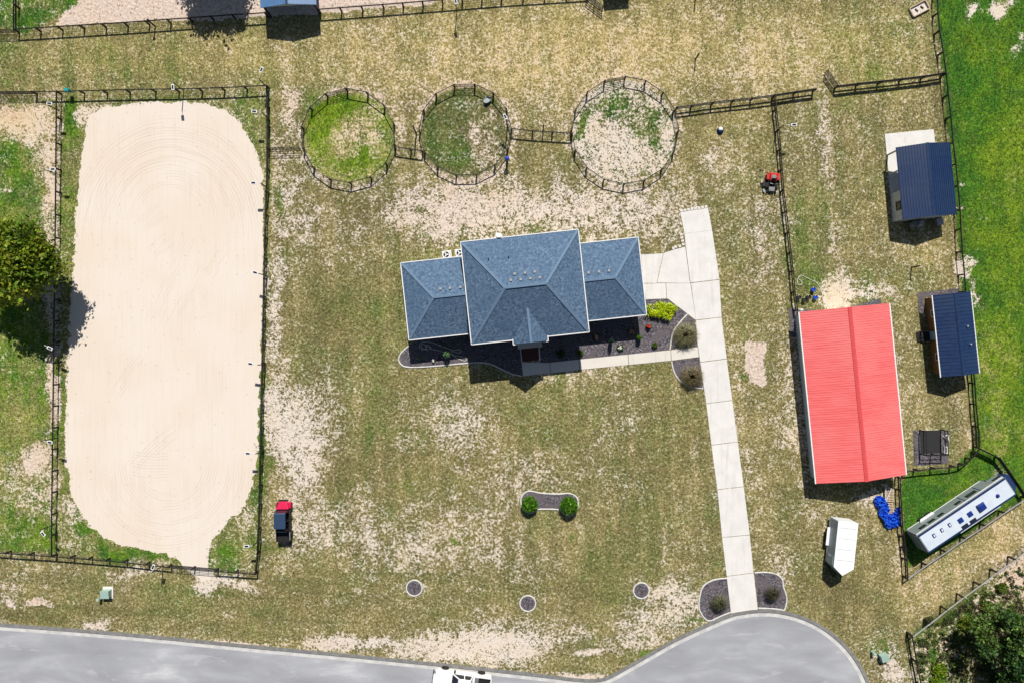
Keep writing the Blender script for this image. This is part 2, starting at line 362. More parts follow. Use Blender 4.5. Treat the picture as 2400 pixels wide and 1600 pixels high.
for x, y, rx, ry, d in ((760,760,60,150,.25),(820,1120,70,100,.35),(1330,600,120,20,.4),(700,1380,90,50,.3),(1200,1380,220,70,.15),(100,1440,220,26,.35),(900,1440,200,50,.2),(1640,760,26,300,.2),(800,480,60,40,.4),(1000,900,60,60,.2),(1500,1090,90,70,.18),(1640,600,40,120,.2),(1350,1540,80,20,.3),(860,500,40,40,.3),(1950,1330,60,60,.2)):
    blob(x, y, rx, ry, dark=d, bare=-d*.35)
# paddocks, pasture and pens
RFENCE = [(2192,-60),(2192,0),(2206,120),(2222,300),(2236,470),(2250,620),(2262,760),(2274,900),(2283,1000),(2280,1040)]
area(RFENCE[:-1] + [(2290,1045),(2345,1075),(2400,1170),(2600,1200),(2600,-60)], .12, bare=.02, green=.95, gold=.12, dark=.22, pink=.1)
blob(2350,520,60,500, gold=.4, green=-.1, dark=-.2); blob(2330,850,60,120, gold=.3, green=-.2); blob(2350,1020,80,60, gold=.3, green=-.3, bare=.1); blob(2240,300,34,260, dark=.35); blob(2310,250,30,150, green=.2, dark=-.3)
blob(2275,30,16,16, warp=.6, bare=1, green=-.5); blob(2342,25,24,18, warp=.6, bare=1, green=-.5); blob(2390,12,20,14, bare=1, green=-.5); blob(2268,625,22,26, bare=.9, green=-.6); blob(2280,690,16,34, bare=.8, green=-.5); blob(2258,435,12,8, bare=.7); blob(2385,105,14,14, bare=.6); blob(2260,490,14,6, bare=.7)
area([(2110,1130),(2130,1108),(2240,1095),(2275,1050),(2290,1048),(2345,1075),(2400,1170),(2180,1300),(2130,1330)], .1, bare=.03, green=.82, gold=.15, dark=.2, pink=.1)
blob(2340,1105,22,14, bare=.5, green=-.3); blob(2270,1090,26,16, green=.2)
area([(0,60),(0,-200),(190,-200),(185,10),(150,30),(60,70)], .4, bare=.25, green=.6, dark=.2, pink=.3)
area([(135,60),(150,28),(185,8),(200,-200),(1420,-200),(1300,-30),(960,14),(752,30),(560,42),(300,52)], .15, bare=1.0, green=0, pink=1.0, gold=0, dark=0)
blob(20,110,40,30, green=.15); blob(30,190,60,22, green=.3, bare=-.2)
area([(-60,225),(140,232),(143,480),(139,840),(134,1292),(-60,1286)], .1, bare=.16, green=.55, gold=.3, dark=.12, pink=.25)
blob(50,275,90,36, warp=.6, bare=.9, gold=.5, green=-.8); blob(30,255,30,20, pink=.8); blob(75,320,40,18, bare=.7, green=-.4)
for y, rr, b in ((360,34,.7),(450,26,.9),(540,40,.6),(640,40,.5),(720,24,.7),(830,12,.8),(900,12,.8),(960,18,.7),(1150,14,.5)): blob(126,y,rr,46, warp=.5, bare=b, green=-b*.7, pink=.3)
blob(90,1072,52,30, -25, .5, bare=1, green=-.8, pink=.5); blob(60,1150,70,60, bare=.3, green=-.15); blob(40,980,60,60, gold=.25, green=-.15); blob(70,1240,80,60, green=.12, dark=.2); blob(20,400,40,60, green=.25); blob(8,450,8,12, bare=.7); blob(30,760,60,60, green=.25)
area([(146,236),(640,206),(634,480),(620,900),(606,1340),(500,1340),(140,1296)], .05, bare=.3, green=.3, gold=.25, dark=.2)
blob(165,270,18,60, warp=.4, green=.5, bare=-.3); blob(158,480,16,150, green=.15, bare=-.2); blob(148,1000,10,220, green=.3, bare=-.2); blob(225,262,36,30, bare=.8, green=-.2); blob(590,300,30,50, green=.35); blob(520,256,26,10, green=.6, bare=-.2); blob(205,1245,26,18, green=.5, bare=-.3); blob(300,1290,110,16, green=.4, bare=-.3); blob(530,1290,44,40, green=.35, bare=-.05); blob(190,1215,20,40, bare=.5); blob(612,860,8,90, green=.5); blob(606,1060,10,120, green=.5, bare=-.2); blob(570,1210,30,30, bare=.35); blob(360,1310,80,6, bare=.3); blob(606,700,10,100, bare=.6)
blob(480,1372,26,22, 40, .5, bare=.9); blob(560,1368,60,10, 12, .5, bare=.6); blob(520,1345,30,10, bare=.5)
blob(25,1412,20,7, 25, .4, bare=1.2, pink=1); blob(92,1415,30,7, 8, .4, bare=1.2, pink=1); blob(225,1473,24,6, 3, .4, bare=1.2, pink=.8); blob(560,1505,60,4, 5, .2, bare=.9, pink=.5); blob(300,1345,60,14, bare=.3); blob(50,1370,60,20, bare=.2)
area([(1744,800),(1790,800),(1797,900),(1758,905)], .35, bare=1, pink=1, green=0, gold=0); blob(1740,890,12,20, green=.5)
# round pens
for x_, y_, r_ in ((820,324,118),(1092,310,116),(1462,311,133)):
    d_ = np.hypot(PX+WX*.2-x_, PY+WY*.2-y_); g_ = np.exp(-((d_-r_)/7.)**2); F['bare'] += g_*.28; F['pink'] += g_*.4
ell(820,324,107,107, .1, bare=.36, green=.52, gold=.7, dark=0); blob(745,290,26,70, green=.35, bare=-.4); blob(800,235,60,16, green=.4, bare=-.4); blob(830,380,70,26, green=.3, bare=-.3); blob(835,310,45,55, dark=.3, green=-.14, bare=.14); blob(885,330,26,60, bare=.16)
ell(1092,310,105,105, .1, bare=.24, green=.42, gold=.02, dark=.6, pink=.6); blob(1140,340,46,60, bare=.26, green=-.36, pink=.3, dark=-.1); blob(1150,260,30,30, bare=.12, green=-.2); blob(1085,370,26,26, green=.1)
ell(1462,311,122,122, .1, bare=.80, green=.42, gold=.1, dark=.45, pink=.35); blob(1430,252,58,36, bare=-.5, green=.16, dark=.2); blob(1515,285,36,56, bare=-.5, green=.16, dark=.2); blob(1380,290,22,40, bare=-.45, green=.2); blob(1530,345,24,40, bare=-.4, green=.2); blob(1450,345,70,40, bare=.4); blob(1375,370,30,20, bare=-.35); blob(1490,400,50,12, bare=-.3, gold=.2)
# rough corner below the road fence
area([(2128,1488),(2450,1265),(2600,1300),(2600,1800),(2140,1800)], .2, bare=.42, green=.34, pink=.7, gold=.25, dark=.5)
blob(2270,1500,60,50, dark=.5, bare=-.2, green=.1); blob(2240,1420,60,20, -35, .6, dark=.4, bare=-.25); blob(2262,1456,18,16, green=.6, bare=-.5); blob(2195,1580,14,44, green=.8, bare=-.6); blob(2200,1440,70,14, -35, .6, green=.2, bare=-.2); blob(2220,1520,36,30, bare=.4, pink=.3); blob(2380,1350,50,40, bare=.6, pink=.8, green=-.4); blob(2090,1560,26,50, bare=.8, pink=.5); blob(2310,1490,16,20, bare=.5, gold=.4)
blob(2075,1520,30,20, green=.5, dark=.4)
lowf = vnoise(PX, PY, 1/60, 9)*.6 + vnoise(PX, PY, 1/22, 10)*.4
F['bare'] += (lowf-.5)*.22; F['gold'] += (vnoise(PX, PY, 1/35, 12)-.5)*.3; F['dark'] += (vnoise(PX, PY, 1/28, 13)-.5)*.3
F['green'] += (vnoise(PX, PY, 1/60, 21)-.42)*.26 + (vnoise(PX, PY, 1/20, 22)-.5)*.14
def streak(ang, wd, ln, seed):
    c_, s_ = math.cos(R(ang)), math.sin(R(ang)); return vnoise((PX*c_+PY*s_)/wd, (-PX*s_+PY*c_)/ln, 1.0, seed)-.5
mow = np.where(PX > 1640, streak(-5, 13, 170, 61), np.where(PY > 1340, streak(94, 11, 160, 62), streak(-3, 16, 190, 63)))
F['dark'] += mow*.34; F['green'] += mow*.14; F['bare'] -= mow*.12; F['gold'] -= mow*.16
past = (F['green'] > .5); cl_ = vnoise(PX, PY, 1/24, 81)*.5 + vnoise(PX, PY, 1/8, 82)*.5 - .5
F['dark'] += np.where(past, cl_*.7, 0); F['gold'] += np.where(past, -cl_*.5+(vnoise(PX, PY, 1/90, 83)-.5)*.5, 0); F['green'] += np.where(past, (vnoise(PX, PY, 1/15, 84)-.6)*.35, 0)
b_ = F['bare']; b_ = np.where(b_ < .45, b_, .45+(b_-.45)*.5); F['bare'] = np.maximum(np.minimum(b_, .70), F['solid'])
for k in F: F[k] = np.clip(F[k], 0, 1.0)

def ground_mat():
    m, t, p = nodes('ground_cover'); co = objco(t)
    a1 = nd(t, 'ShaderNodeAttribute', attribute_name='cover'); a2 = nd(t, 'ShaderNodeAttribute', attribute_name='tone')
    s1 = nd(t, 'ShaderNodeSeparateColor'); t.links.new(a1.outputs['Color'], s1.inputs[0]); bare, green, gold = s1.outputs
    s2 = nd(t, 'ShaderNodeSeparateColor'); t.links.new(a2.outputs['Color'], s2.inputs[0]); pink, dark, _ = s2.outputs
    nA = noise(t, co, .9, 3, .6, .3); nB = noise(t, co, 3.9, 2, .55, .6); nD = noise(t, co, 12, 1, .6)
    mk = math_(t, 'ADD', math_(t, 'ADD', math_(t, 'MULTIPLY', nA, .34), math_(t, 'MULTIPLY', nB, .46)), math_(t, 'MULTIPLY', nD, .20))
    mk = math_(t, 'ADD', math_(t, 'MULTIPLY', math_(t, 'SUBTRACT', mk, .5), 2.7), .5)
    th = math_(t, 'SUBTRACT', 1.0, bare)
    wd_ = math_(t, 'SUBTRACT', .27, math_(t, 'MULTIPLY', bare, .27), True); wd_ = math_(t, 'MAXIMUM', wd_, .08)
    sand = sstep(t, mk, math_(t, 'SUBTRACT', th, wd_), math_(t, 'ADD', th, wd_))
    g = math_(t, 'ADD', math_(t, 'MULTIPLY', nB, .5), math_(t, 'MULTIPLY', nD, .5))
    g = math_(t, 'ADD', math_(t, 'MULTIPLY', math_(t, 'SUBTRACT', g, .5), 1.5), .51)
    dry = ramp(t, g, [(.26,(.050,.044,.014)),(.42,(.128,.115,.040)),(.53,(.215,.192,.078)),(.66,(.37,.328,.168)),(.80,(.58,.52,.35))])
    straw = ramp(t, g, [(.24,(.16,.12,.036)),(.42,(.33,.255,.088)),(.54,(.52,.415,.175)),(.66,(.70,.585,.31)),(.80,(.79,.70,.46))])
    lush = ramp(t, g, [(.24,(.018,.062,.006)),(.42,(.034,.115,.010)),(.54,(.056,.175,.012)),(.66,(.09,.245,.018)),(.80,(.17,.34,.04))])
    lime = ramp(t, g, [(.24,(.06,.095,.006)),(.42,(.11,.18,.010)),(.54,(.165,.26,.014)),(.66,(.24,.34,.028)),(.80,(.36,.44,.07))])
    shade = ramp(t, g, [(.24,(.012,.042,.009)),(.45,(.022,.078,.014)),(.6,(.036,.115,.02)),(.80,(.08,.19,.05))])
    brown = ramp(t, g, [(.24,(.044,.036,.012)),(.45,(.098,.083,.030)),(.58,(.155,.135,.052)),(.78,(.30,.255,.14))])
    jit = math_(t, 'MULTIPLY', math_(t, 'SUBTRACT', nA, .5), .8)
    c = mix(t, math_(t, 'ADD', gold, jit, True), dry, straw)
    c = mix(t, math_(t, 'ADD', dark, math_(t, 'MULTIPLY', jit, -.6), True), c, brown)
    lg = mix(t, math_(t, 'ADD', math_(t, 'MULTIPLY', gold, 1.5), math_(t, 'MULTIPLY', jit, .5), True), lush, lime)
    lg = mix(t, math_(t, 'ADD', dark, math_(t, 'MULTIPLY', jit, .5), True), lg, shade)
    c = mix(t, sstep(t, math_(t, 'ADD', green, math_(t, 'MULTIPLY', jit, .8)), .04, .86), c, lg)
    sw = ramp(t, nD, [(.3,(.50,.43,.35)),(.5,(.66,.59,.51)),(.75,(.76,.70,.63))])
    sp_ = ramp(t, math_(t, 'ADD', math_(t, 'MULTIPLY', nB, .7), math_(t, 'MULTIPLY', nD, .3)), [(.30,(.30,.22,.165)),(.44,(.53,.42,.345)),(.58,(.66,.55,.47)),(.75,(.74,.65,.58))])
    sc2 = mix(t, pink, sw, sp_)
    sc2 = mix(t, math_(t, 'MULTIPLY', gold, .9), sc2, mix(t, 1.0, sc2, (.97,.84,.58), 'MULTIPLY'))
    c = mix(t, sand, c, sc2)
    t.links.new(c, p.inputs['Base Color']); setin(p, Roughness=.95); p.inputs['Specular IOR Level'].default_value = .1
    bump(t, p, nB, .6, .12); return m
M['ground'] = ground_mat()
def grid_mesh(name, GX, GY, Z, mat):
    ny, nx = GX.shape; me = bpy.data.meshes.new(name); n = nx*ny
    v = np.stack([GX, GY, Z], -1).astype(np.float32).reshape(-1, 3)
    me.vertices.add(n); me.vertices.foreach_set('co', v.ravel())
    i = np.arange(n).reshape(ny, nx)
    q = np.stack([i[:-1,:-1], i[:-1,1:], i[1:,1:], i[1:,:-1]], -1).reshape(-1).astype(np.int32)
    nf = len(q)//4; me.loops.add(len(q)); me.loops.foreach_set('vertex_index', q)
    me.polygons.add(nf); me.polygons.foreach_set('loop_start', np.arange(0, len(q), 4, dtype=np.int32)); me.polygons.foreach_set('loop_total', np.full(nf, 4, np.int32))
    me.update(); me.materials.append(mat); return me
gm = grid_mesh('ground', GX, GY, np.zeros_like(GX), M['ground'])
for nm, ks in (('cover', ('bare','green','gold')), ('tone', ('pink','dark','dark'))):
    a = gm.attributes.new(nm, 'FLOAT_COLOR', 'POINT'); c4 = np.ones((GX.size, 4), np.float32)
    for i, k in enumerate(ks): c4[:, i] = F[k].ravel()
    a.data.foreach_set('color', c4.ravel())
tag(link('ground', gm), kind='structure')

# ---------------------------------------------------------------- riding arena
def arena_mat():
    m, t, p = nodes('arena_sand'); co = objco(t)
    nA = noise(t, co, .12, 2); nB = noise(t, co, 9, 2, .7)
    base = mix(t, sstep(t, nA, .35, .68), (.69,.60,.505), (.71,.64,.565))
    base = mix(t, math_(t, 'MULTIPLY', nB, .12), base, (.5,.42,.34))
    sp = nd(t, 'ShaderNodeSeparateXYZ'); t.links.new(co, sp.inputs[0]); x, y = sp.outputs[0], sp.outputs[1]
    total = None
    def add(v):
        nonlocal total; total = v if total is None else math_(t, 'MAXIMUM', total, v)
    def rings(cx, cy, r0, r1, freq, side, sx=1.0, seed=0.0):
        c = G(cx, cy); dx = math_(t, 'MULTIPLY', math_(t, 'SUBTRACT', x, c.x), sx); dy = math_(t, 'SUBTRACT', y, c.y)
        d = math_(t, 'SQRT', math_(t, 'ADD', math_(t, 'MULTIPLY', dx, dx), math_(t, 'MULTIPLY', dy, dy)))
        wv = sstep(t, math_(t, 'SINE', math_(t, 'MULTIPLY', math_(t, 'ADD', d, math_(t, 'MULTIPLY', nA, .6)), freq)), .72, .98)
        mp = nd(t, 'ShaderNodeCombineXYZ'); t.links.new(math_(t, 'MULTIPLY', d, 1.7), mp.inputs[0])
        t.links.new(math_(t, 'MULTIPLY', math_(t, 'ARCTAN2', dy, dx), 1.2), mp.inputs[1]); mp.inputs[2].default_value = seed
        br = sstep(t, noise(t, mp.outputs[0], 1.0, 1, .6), .41, .56)
        mk = math_(t, 'MULTIPLY', sstep(t, d, r0, r0+.6), math_(t, 'SUBTRACT', 1.0, sstep(t, d, r1-1.2, r1)))
        mk = math_(t, 'MULTIPLY', mk, sstep(t, math_(t, 'MULTIPLY', dy, side), -1.5, 2.0))
        add(math_(t, 'MULTIPLY', math_(t, 'MULTIPLY', wv, br), mk))
    rings(400, 520, 3.2, 11.0, 21.0, 1, 1.05, 1.0)
    rings(405, 560, 7.4, 13.4, 17.0, 1, 1.15, 4.0)
    rings(395, 1080, 3.0, 10.0, 20.0, -1, 1.1, 9.0)
    def strokes(cx, cy, ang, ln, wd, freq, curve=0.0):
        c = G(cx, cy); ca, sa = math.cos(R(ang)), math.sin(R(ang))
        dx = math_(t, 'SUBTRACT', x, c.x); dy = math_(t, 'SUBTRACT', y, c.y)
        u = math_(t, 'ADD', math_(t, 'MULTIPLY', dx, ca), math_(t, 'MULTIPLY', dy, sa))
        v = math_(t, 'ADD', math_(t, 'MULTIPLY', dx, -sa), math_(t, 'MULTIPLY', dy, ca))
        v2 = math_(t, 'ADD', v, math_(t, 'MULTIPLY', math_(t, 'MULTIPLY', u, u), curve))
        wv = sstep(t, math_(t, 'SINE', math_(t, 'MULTIPLY', math_(t, 'ADD', v2, math_(t, 'MULTIPLY', nA, .15)), freq)), .6, .97)
        mp = nd(t, 'ShaderNodeCombineXYZ'); t.links.new(math_(t, 'MULTIPLY', v2, 4.0), mp.inputs[0]); t.links.new(math_(t, 'MULTIPLY', u, .3), mp.inputs[1]); mp.inputs[2].default_value = cx*.01
        br = sstep(t, noise(t, mp.outputs[0], 1.0, 1), .4, .55)
        mk = math_(t, 'MULTIPLY', math_(t, 'SUBTRACT', 1.0, sstep(t, math_(t, 'ABSOLUTE', u), ln*.7, ln)), math_(t, 'SUBTRACT', 1.0, sstep(t, math_(t, 'ABSOLUTE', v), wd*.8, wd)))
        add(math_(t, 'MULTIPLY', math_(t, 'MULTIPLY', wv, br), mk))
    strokes(358, 512, 38, 1.6, 1.1, 26, .06); strokes(378, 575, 42, 1.5, 1.0, 26, .06)
    strokes(400, 660, 66, 5.5, .9, 24, .0); strokes(440, 690, 62, 4.0, .7, 24, .0)
    strokes(300, 880, 55, 3.0, .8, 22, .0); strokes(360, 1050, 42, 3.6, .9, 20, .02); strokes(350, 1090, -4, 2.2, 1.6, 20, -.05); strokes(505, 620, 58, 1.6, .8, 22, 0)
    mp2 = nd(t, 'ShaderNodeMapping'); mp2.inputs['Scale'].default_value = (7.0, .16, 1); t.links.new(co, mp2.inputs[0])
    base = mix(t, math_(t, 'MULTIPLY', sstep(t, noise(t, mp2.outputs[0], 1.0, 2, .6), .46, .72), .26), base, (.56,.46,.37))
    base = mix(t, math_(t, 'MULTIPLY', sstep(t, noise(t, co, 2.6, 1), .68, .74), .5), base, (.50,.40,.31))
    c = mix(t, math_(t, 'MULTIPLY', total, .34), base, (.42,.31,.21))
    t.links.new(c, p.inputs['Base Color']); setin(p, Roughness=.95); p.inputs['Specular IOR Level'].default_value = .1
    return m
M['arena'] = arena_mat()
ap = smooth_poly(ARENA, 3); q = []
for i, (x, y) in enumerate(ap):
    x2, y2 = ap[(i+1) % len(ap)]; L = math.hypot(x2-x, y2-y); k = max(1, int(L/2.5))
    for j in range(k):
        f = j/k; q.append((x+(x2-x)*f, y+(y2-y)*f))
qx_, qy_ = np.array(q).T
q = [(x + float(a_)*9 + float(c_)*4 + rnd.gauss(0, .7), y + float(b_)*9 + float(d_)*4 + rnd.gauss(0, .7)) for (x, y), a_, b_, c_, d_ in zip(q, vnoise(qx_, qy_, 1/16, 71)-.5, vnoise(qx_, qy_, 1/16, 72)-.5, vnoise(qx_, qy_, 1/4, 73)-.5, vnoise(qx_, qy_, 1/4, 74)-.5)]
from mathutils.geometry import delaunay_2d_cdt
def sheet(poly, z, step=None):
    P_ = [G(*p).to_2d() for p in poly]; n = len(P_)
    r_ = delaunay_2d_cdt(P_, [], [list(range(n))], 1, 1e-4)
    m_ = MB(); m_.add([(p.x, p.y, z) for p in r_[0]], [tuple(f) for f in r_[2]]); return m_
o = sheet(q, .006).build('riding_arena_sand', M['arena']); tag(o, kind='structure')

# ---------------------------------------------------------------- road, kerb, driveway, walk
def offset(poly, d):
    o = []; n = len(poly)
    for i, p in enumerate(poly):
        a = poly[max(i-1, 0)]; b = poly[min(i+1, n-1)]; tx, ty = b[0]-a[0], b[1]-a[1]; L = math.hypot(tx, ty) or 1
        o.append((p[0] - ty/L*d, p[1] + tx/L*d))
    return o
kb = smooth_poly(KERB, 2, False)
def band(pl, d0, d1, z0, z1, ztop1=None):
    a = offset(pl, d0); b = offset(pl, d1); m_ = MB(); n = len(pl)
    zb = z1 if ztop1 is None else ztop1
    vs_ = [G(*p, z0) for p in a] + [G(*p, z1) for p in a] + [G(*p, zb) for p in b] + [G(*p, z0) for p in b]
    fs = []
    for i in range(n-1):
        for k in range(3): fs.append((k*n+i, k*n+i+1, (k+1)*n+i+1, (k+1)*n+i)[::-1])
    return m_.add(vs_, fs)
rp = offset(kb, 7) + ROADLOW
tag(sheet(rp, .008).build('road', M['road']), kind='structure')
tag(band(kb, 0, 7.5, -.05, .13, .10).build('kerb', M['curb']), kind='structure')
tag(band(kb, 7.5, 17, -.05, .022, .014).build('gutter_strip', M['gutterc']), kind='structure')
def slab_set(root, quads, mat, z, gap=.007):
    for qd in quads:
        P_ = [G(*p) for p in qd]; c = sum(P_, Vector())/len(P_)
        poly = []
        for p in P_:
            d = p-c; poly.append(c + d*(1-gap/ max(d.length, .1)) - root.location)
        b = MB(); b.prism([(p.x, p.y) for p in (poly if sum((poly[i].x*poly[(i+1)%len(poly)].y-poly[(i+1)%len(poly)].x*poly[i].y) for i in range(len(poly))) > 0 else poly[::-1])], -.06, z + rnd.uniform(-.004, .004))
        b.build('slab', mat, root, bevel=.008)
dr = bpy.data.objects.new('driveway', None); col.objects.link(dr); dr.location = G(1690, 1000); tag(dr, kind='structure')
slab_set(dr, [[(1594,498),(1604,548),(1669,540),(1659,487)], [(1604,548),(1607,578),(1618,663),(1686,655),(1669,540)],
 [(1606,579),(1580,585),(1555,594),(1540,663),(1617,664)], [(1554,594),(1502,597),(1508,664),(1539,664)], [(1508,665),(1513,702),(1562,700),(1560,664)],
 [(1561,664),(1563,700),(1566,701),(1627,748),(1631,750),(1618,664)], [(1619,664),(1631,750),(1691,743),(1686,656)],
 [(1631,751),(1634,800),(1641,848),(1703,840),(1691,744)], [(1641,849),(1655,945),(1716,937),(1703,841)], [(1655,946),(1667,1042),(1729,1034),(1716,938)],
 [(1667,1043),(1681,1146),(1743,1139),(1729,1035)], [(1681,1147),(1692,1258),(1757,1252),(1743,1140)], [(1692,1259),(1703,1349),(1766,1341),(1757,1253)], [(1703,1350),(1713,1436),(1776,1427),(1766,1342)]], M['conc'], .045)
wk = bpy.data.objects.new('front_walk', None); col.objects.link(wk); wk.location = G(1430, 850); tag(wk, kind='structure')
slab_set(wk, [[(1223,848.5),(1226,880.5),(1290,873.5),(1288,849.5)], [(1289,849.3),(1291,873.4),(1358,866),(1356,842)], [(1357,842),(1359,866),(1473,854.5),(1471,830.5)], [(1472,830.5),(1474,854.5),(1572.5,844.6),(1571.5,820)], [(1572.5,820),(1573.5,844.5),(1638,836),(1635,813)]], M['conc2'], .05)
pv = bpy.data.objects.new('paver_border', None); col.objects.link(pv); pv.location = G(1625, 492); tag(pv, 'row of pale rough pavers edging the top end of the driveway', 'pavers')
def paver(px, py, sx, sy, rz, root):
    b = MB(); b.cbox((0,0,0), sx, sy, .09); o = b.build('paver', M['paver'], root, bevel=.03); o.location = G(px, py) - root.location; o.rotation_euler = (0,0,rz)
for k in range(8): paver(1597+k*8.2, 494-k*1.25+rnd.uniform(-.6,.6), .33*rnd.uniform(.85,1.05), .33*rnd.uniform(.8,1.05), R(8+rnd.uniform(-7,7)), pv)
pv2 = bpy.data.objects.new('paver_border', None); col.objects.link(pv2); pv2.location = G(1590, 575); tag(pv2, 'loose pale pavers at the inner corner where the driveway widens', 'pavers')
for x, y in ((1596,550),(1597.5,557.5),(1599.5,565),(1601,573),(1593,577.5),(1583,579),(1578,582)): paver(x, y, .30, .28, R(rnd.uniform(-12,20)), pv2)

# ---------------------------------------------------------------- mulch beds
def bed(name, poly, edges, label):
    c = G(sum(p[0] for p in poly)/len(poly), sum(p[1] for p in poly)/len(poly)); t_ = thing('flower_bed', label, 'flower bed', c)
    P_ = [G(*p)-c for p in poly]
    if sum((P_[i].x*P_[(i+1)%len(P_)].y-P_[(i+1)%len(P_)].x*P_[i].y) for i in range(len(P_))) < 0: P_ = P_[::-1]
    MB().prism([(p.x,p.y) for p in P_], -.05, .03).build('mulch', M['mulch'], t_)
    for e in edges:
        pl = [G(*p)-c for p in smooth_poly(e, 2, False)]
        m_ = MB(); n = len(pl); vs_ = []; fs = []
        for i, p in enumerate(pl):
            d = (pl[min(i+1,n-1)]-pl[max(i-1,0)]).normalized(); u = Vector((-d.y, d.x, 0)); wd = .075*rnd.uniform(.85,1.2)
            for a, z in ((-wd,-.04),(-wd*.9,.07),(-.03,.10),(.03,.10),(wd*.9,.07),(wd,-.04)): vs_.append(p+u*a+Vector((0,0,z)))
        for i in range(n-1):
            for k in range(5): fs.append((i*6+k, i*6+k+1, (i+1)*6+k+1, (i+1)*6+k))
        m_.add(vs_, fs).build('edging', M['edge'], t_)
    return t_
B = BEDS
bed('l', B['left'], [B['left'][1:13]], 'dark mulch bed with curved pale edging along the left front of the house')
bed('f', B['front'], [[(1611,736.5),(1591.6,757),(1575,781),(1570,819)]], 'dark mulch bed between the house front and the concrete walk')
bed('dt', B['drive_top'], [], 'small mulch bed above the walk where it meets the driveway')
bed('dl', B['drive_low'], [B['drive_low'][:6]], 'small mulch bed below the walk beside the driveway')
bed('gl', B['gate_left'], [B['gate_left'][:9]+[(1690,1442),(1712,1434)]], 'mulch bed left of the driveway mouth at the road')
bed('gr', B['gate_right'], [B['gate_right'][:10],[(1838,1429),(1813,1425),(1777,1424)]], 'mulch bed right of the driveway mouth at the road')
bed('k', B['kidney'], [B['kidney']+B['kidney'][:1]], 'peanut shaped mulch bed in the front lawn holding two round shrubs')
for i, (x, y) in enumerate(RINGS):
    pl = [(x+18.5*math.cos(a*math.pi/12), y+18.5*math.sin(a*math.pi/12)) for a in range(25)]
    bed('r', pl[:-1], [pl], ('left', 'middle', 'right')[i] + ' one of three round mulch rings near the road')
bed('pad', [(2139.8,1008),(2224,1007.5),(2222,1086),(2142,1091)], [], 'square dark gravel pad under the pipe wash rack')
bed('s2', [(2150,686),(2246,676),(2248,690),(2166,697),(2164,735),(2153,735)], [], 'narrow gravel strip round the top left corner of the brown cabin')
bed('bl', [(1848,723),(1915,727),(1914,734),(1862,737),(1866,790),(1851,790)], [], 'dark mulch strip at the top left corner of the red roofed barn')
bed('br', [(1985,722),(2063,699),(2066,714),(1990,726)], [], 'dark mulch wedge behind the right half of the red roofed barn')
# bare posts of dead saplings in the rings
def sapling(px, py, label):
    t_ = thing('sapling', label, 'sapling', G(px, py, .03))
    b = MB(); b.tube([(0,0,0),(.02,.01,.4),(0,.03,.75)], [.03,.02,.01], 5); b.build('stem', M['bark'], t_)
    for k in range(7):
        a = k*2.4; z = .25+.07*k; b = MB(); b.tube([(0,.01,z),(.22*math.cos(a),.22*math.sin(a),z+.2)], [.014,.005], 4); b.build('twig', M['bark'], t_)
for (x, y), s_ in zip(RINGS, ('left','middle','right')): sapling(x+1, y+1, 'bare dark sapling stump in the ' + s_ + ' round mulch ring')
# ---------------------------------------------------------------- house
def hip_faces(x0, x1, y0, y1, z, rx0, rx1, ry, zr, t=.12, open0=False, open1=False):
    m_ = MB(); b = [(x0,y0,z-t),(x1,y0,z-t),(x1,y1,z-t),(x0,y1,z-t)]; e = [(x0,y0,z),(x1,y0,z),(x1,y1,z),(x0,y1,z)]; r = [(rx0,ry,zr),(rx1,ry,zr)]
    return m_.add(b+e+r, [(3,2,1,0),(0,1,5,4),(1,2,6,5),(2,3,7,6),(3,0,4,7),(4,5,9,8),(6,7,8,9),(5,6,9),(7,4,8)])
hs = thing('house', 'large house with blue grey shingled hip roofs and white gutters', 'house', G(1228.3, 680.4), R(6.09))
MB().box(-5.4,5.4,-4.65,4.65,0,4.53).build('main_wall', M['siding'], hs)
MB().box(-11.75,-5.4,-3.5,3.5,0,2.68).build('left_wing_wall', M['siding'], hs)
MB().box(5.4,11.6,-3.5,3.5,0,2.68).build('right_wing_wall', M['siding'], hs)
def rod(p, q, wd, hh):
    p, q = Vector(p), Vector(q); d = (q-p).normalized(); u = d.cross(Vector((0,0,1))).normalized(); v = u.cross(d)
    m_ = MB(); return m_.hexa([p-u*wd-v*hh, p+u*wd-v*hh, q+u*wd-v*hh, q-u*wd-v*hh], [p-u*wd*.8+v*hh, p+u*wd*.8+v*hh, q+u*wd*.8+v*hh, q-u*wd*.8+v*hh])
def gut(root, pts, wd=.055):
    for a, b in zip(pts[:-1], pts[1:]): rod(a, b, wd, .07).build('gutter', M['white'], root)
mr = hip_faces(-5.8,5.8,-5.04,5.04,4.65,-1.95,2.0,-.05,7.05).build('main_roof', M['shingle'], hs)
for a, b in (((-5.8,-5.04,4.65),(-1.95,-.05,7.05)),((-5.8,5.04,4.65),(-1.95,-.05,7.05)),((5.8,-5.04,4.65),(2,-.05,7.05)),((5.8,5.04,4.65),(2,-.05,7.05)),((-1.95,-.05,7.05),(2,-.05,7.05))):
    rod(a, b, .15, .035).build('ridge_cap', M['ridgecap'], mr)
lr = hip_faces(-12.18,-5.41,-3.92,3.84,2.8,-9.12,-5.41,-.05,4.42).build('left_wing_roof', M['shingle'], hs)
for a, b in (((-12.18,-3.92,2.8),(-9.12,-.05,4.42)),((-12.18,3.84,2.8),(-9.12,-.05,4.42)),((-9.12,-.05,4.42),(-5.45,-.05,4.42))): rod(a, b, .14, .035).build('ridge_cap', M['ridgecap'], lr)
rr = hip_faces(5.41,11.97,-3.92,3.88,2.8,5.41,9.02,0,4.42).build('right_wing_roof', M['shingle'], hs)
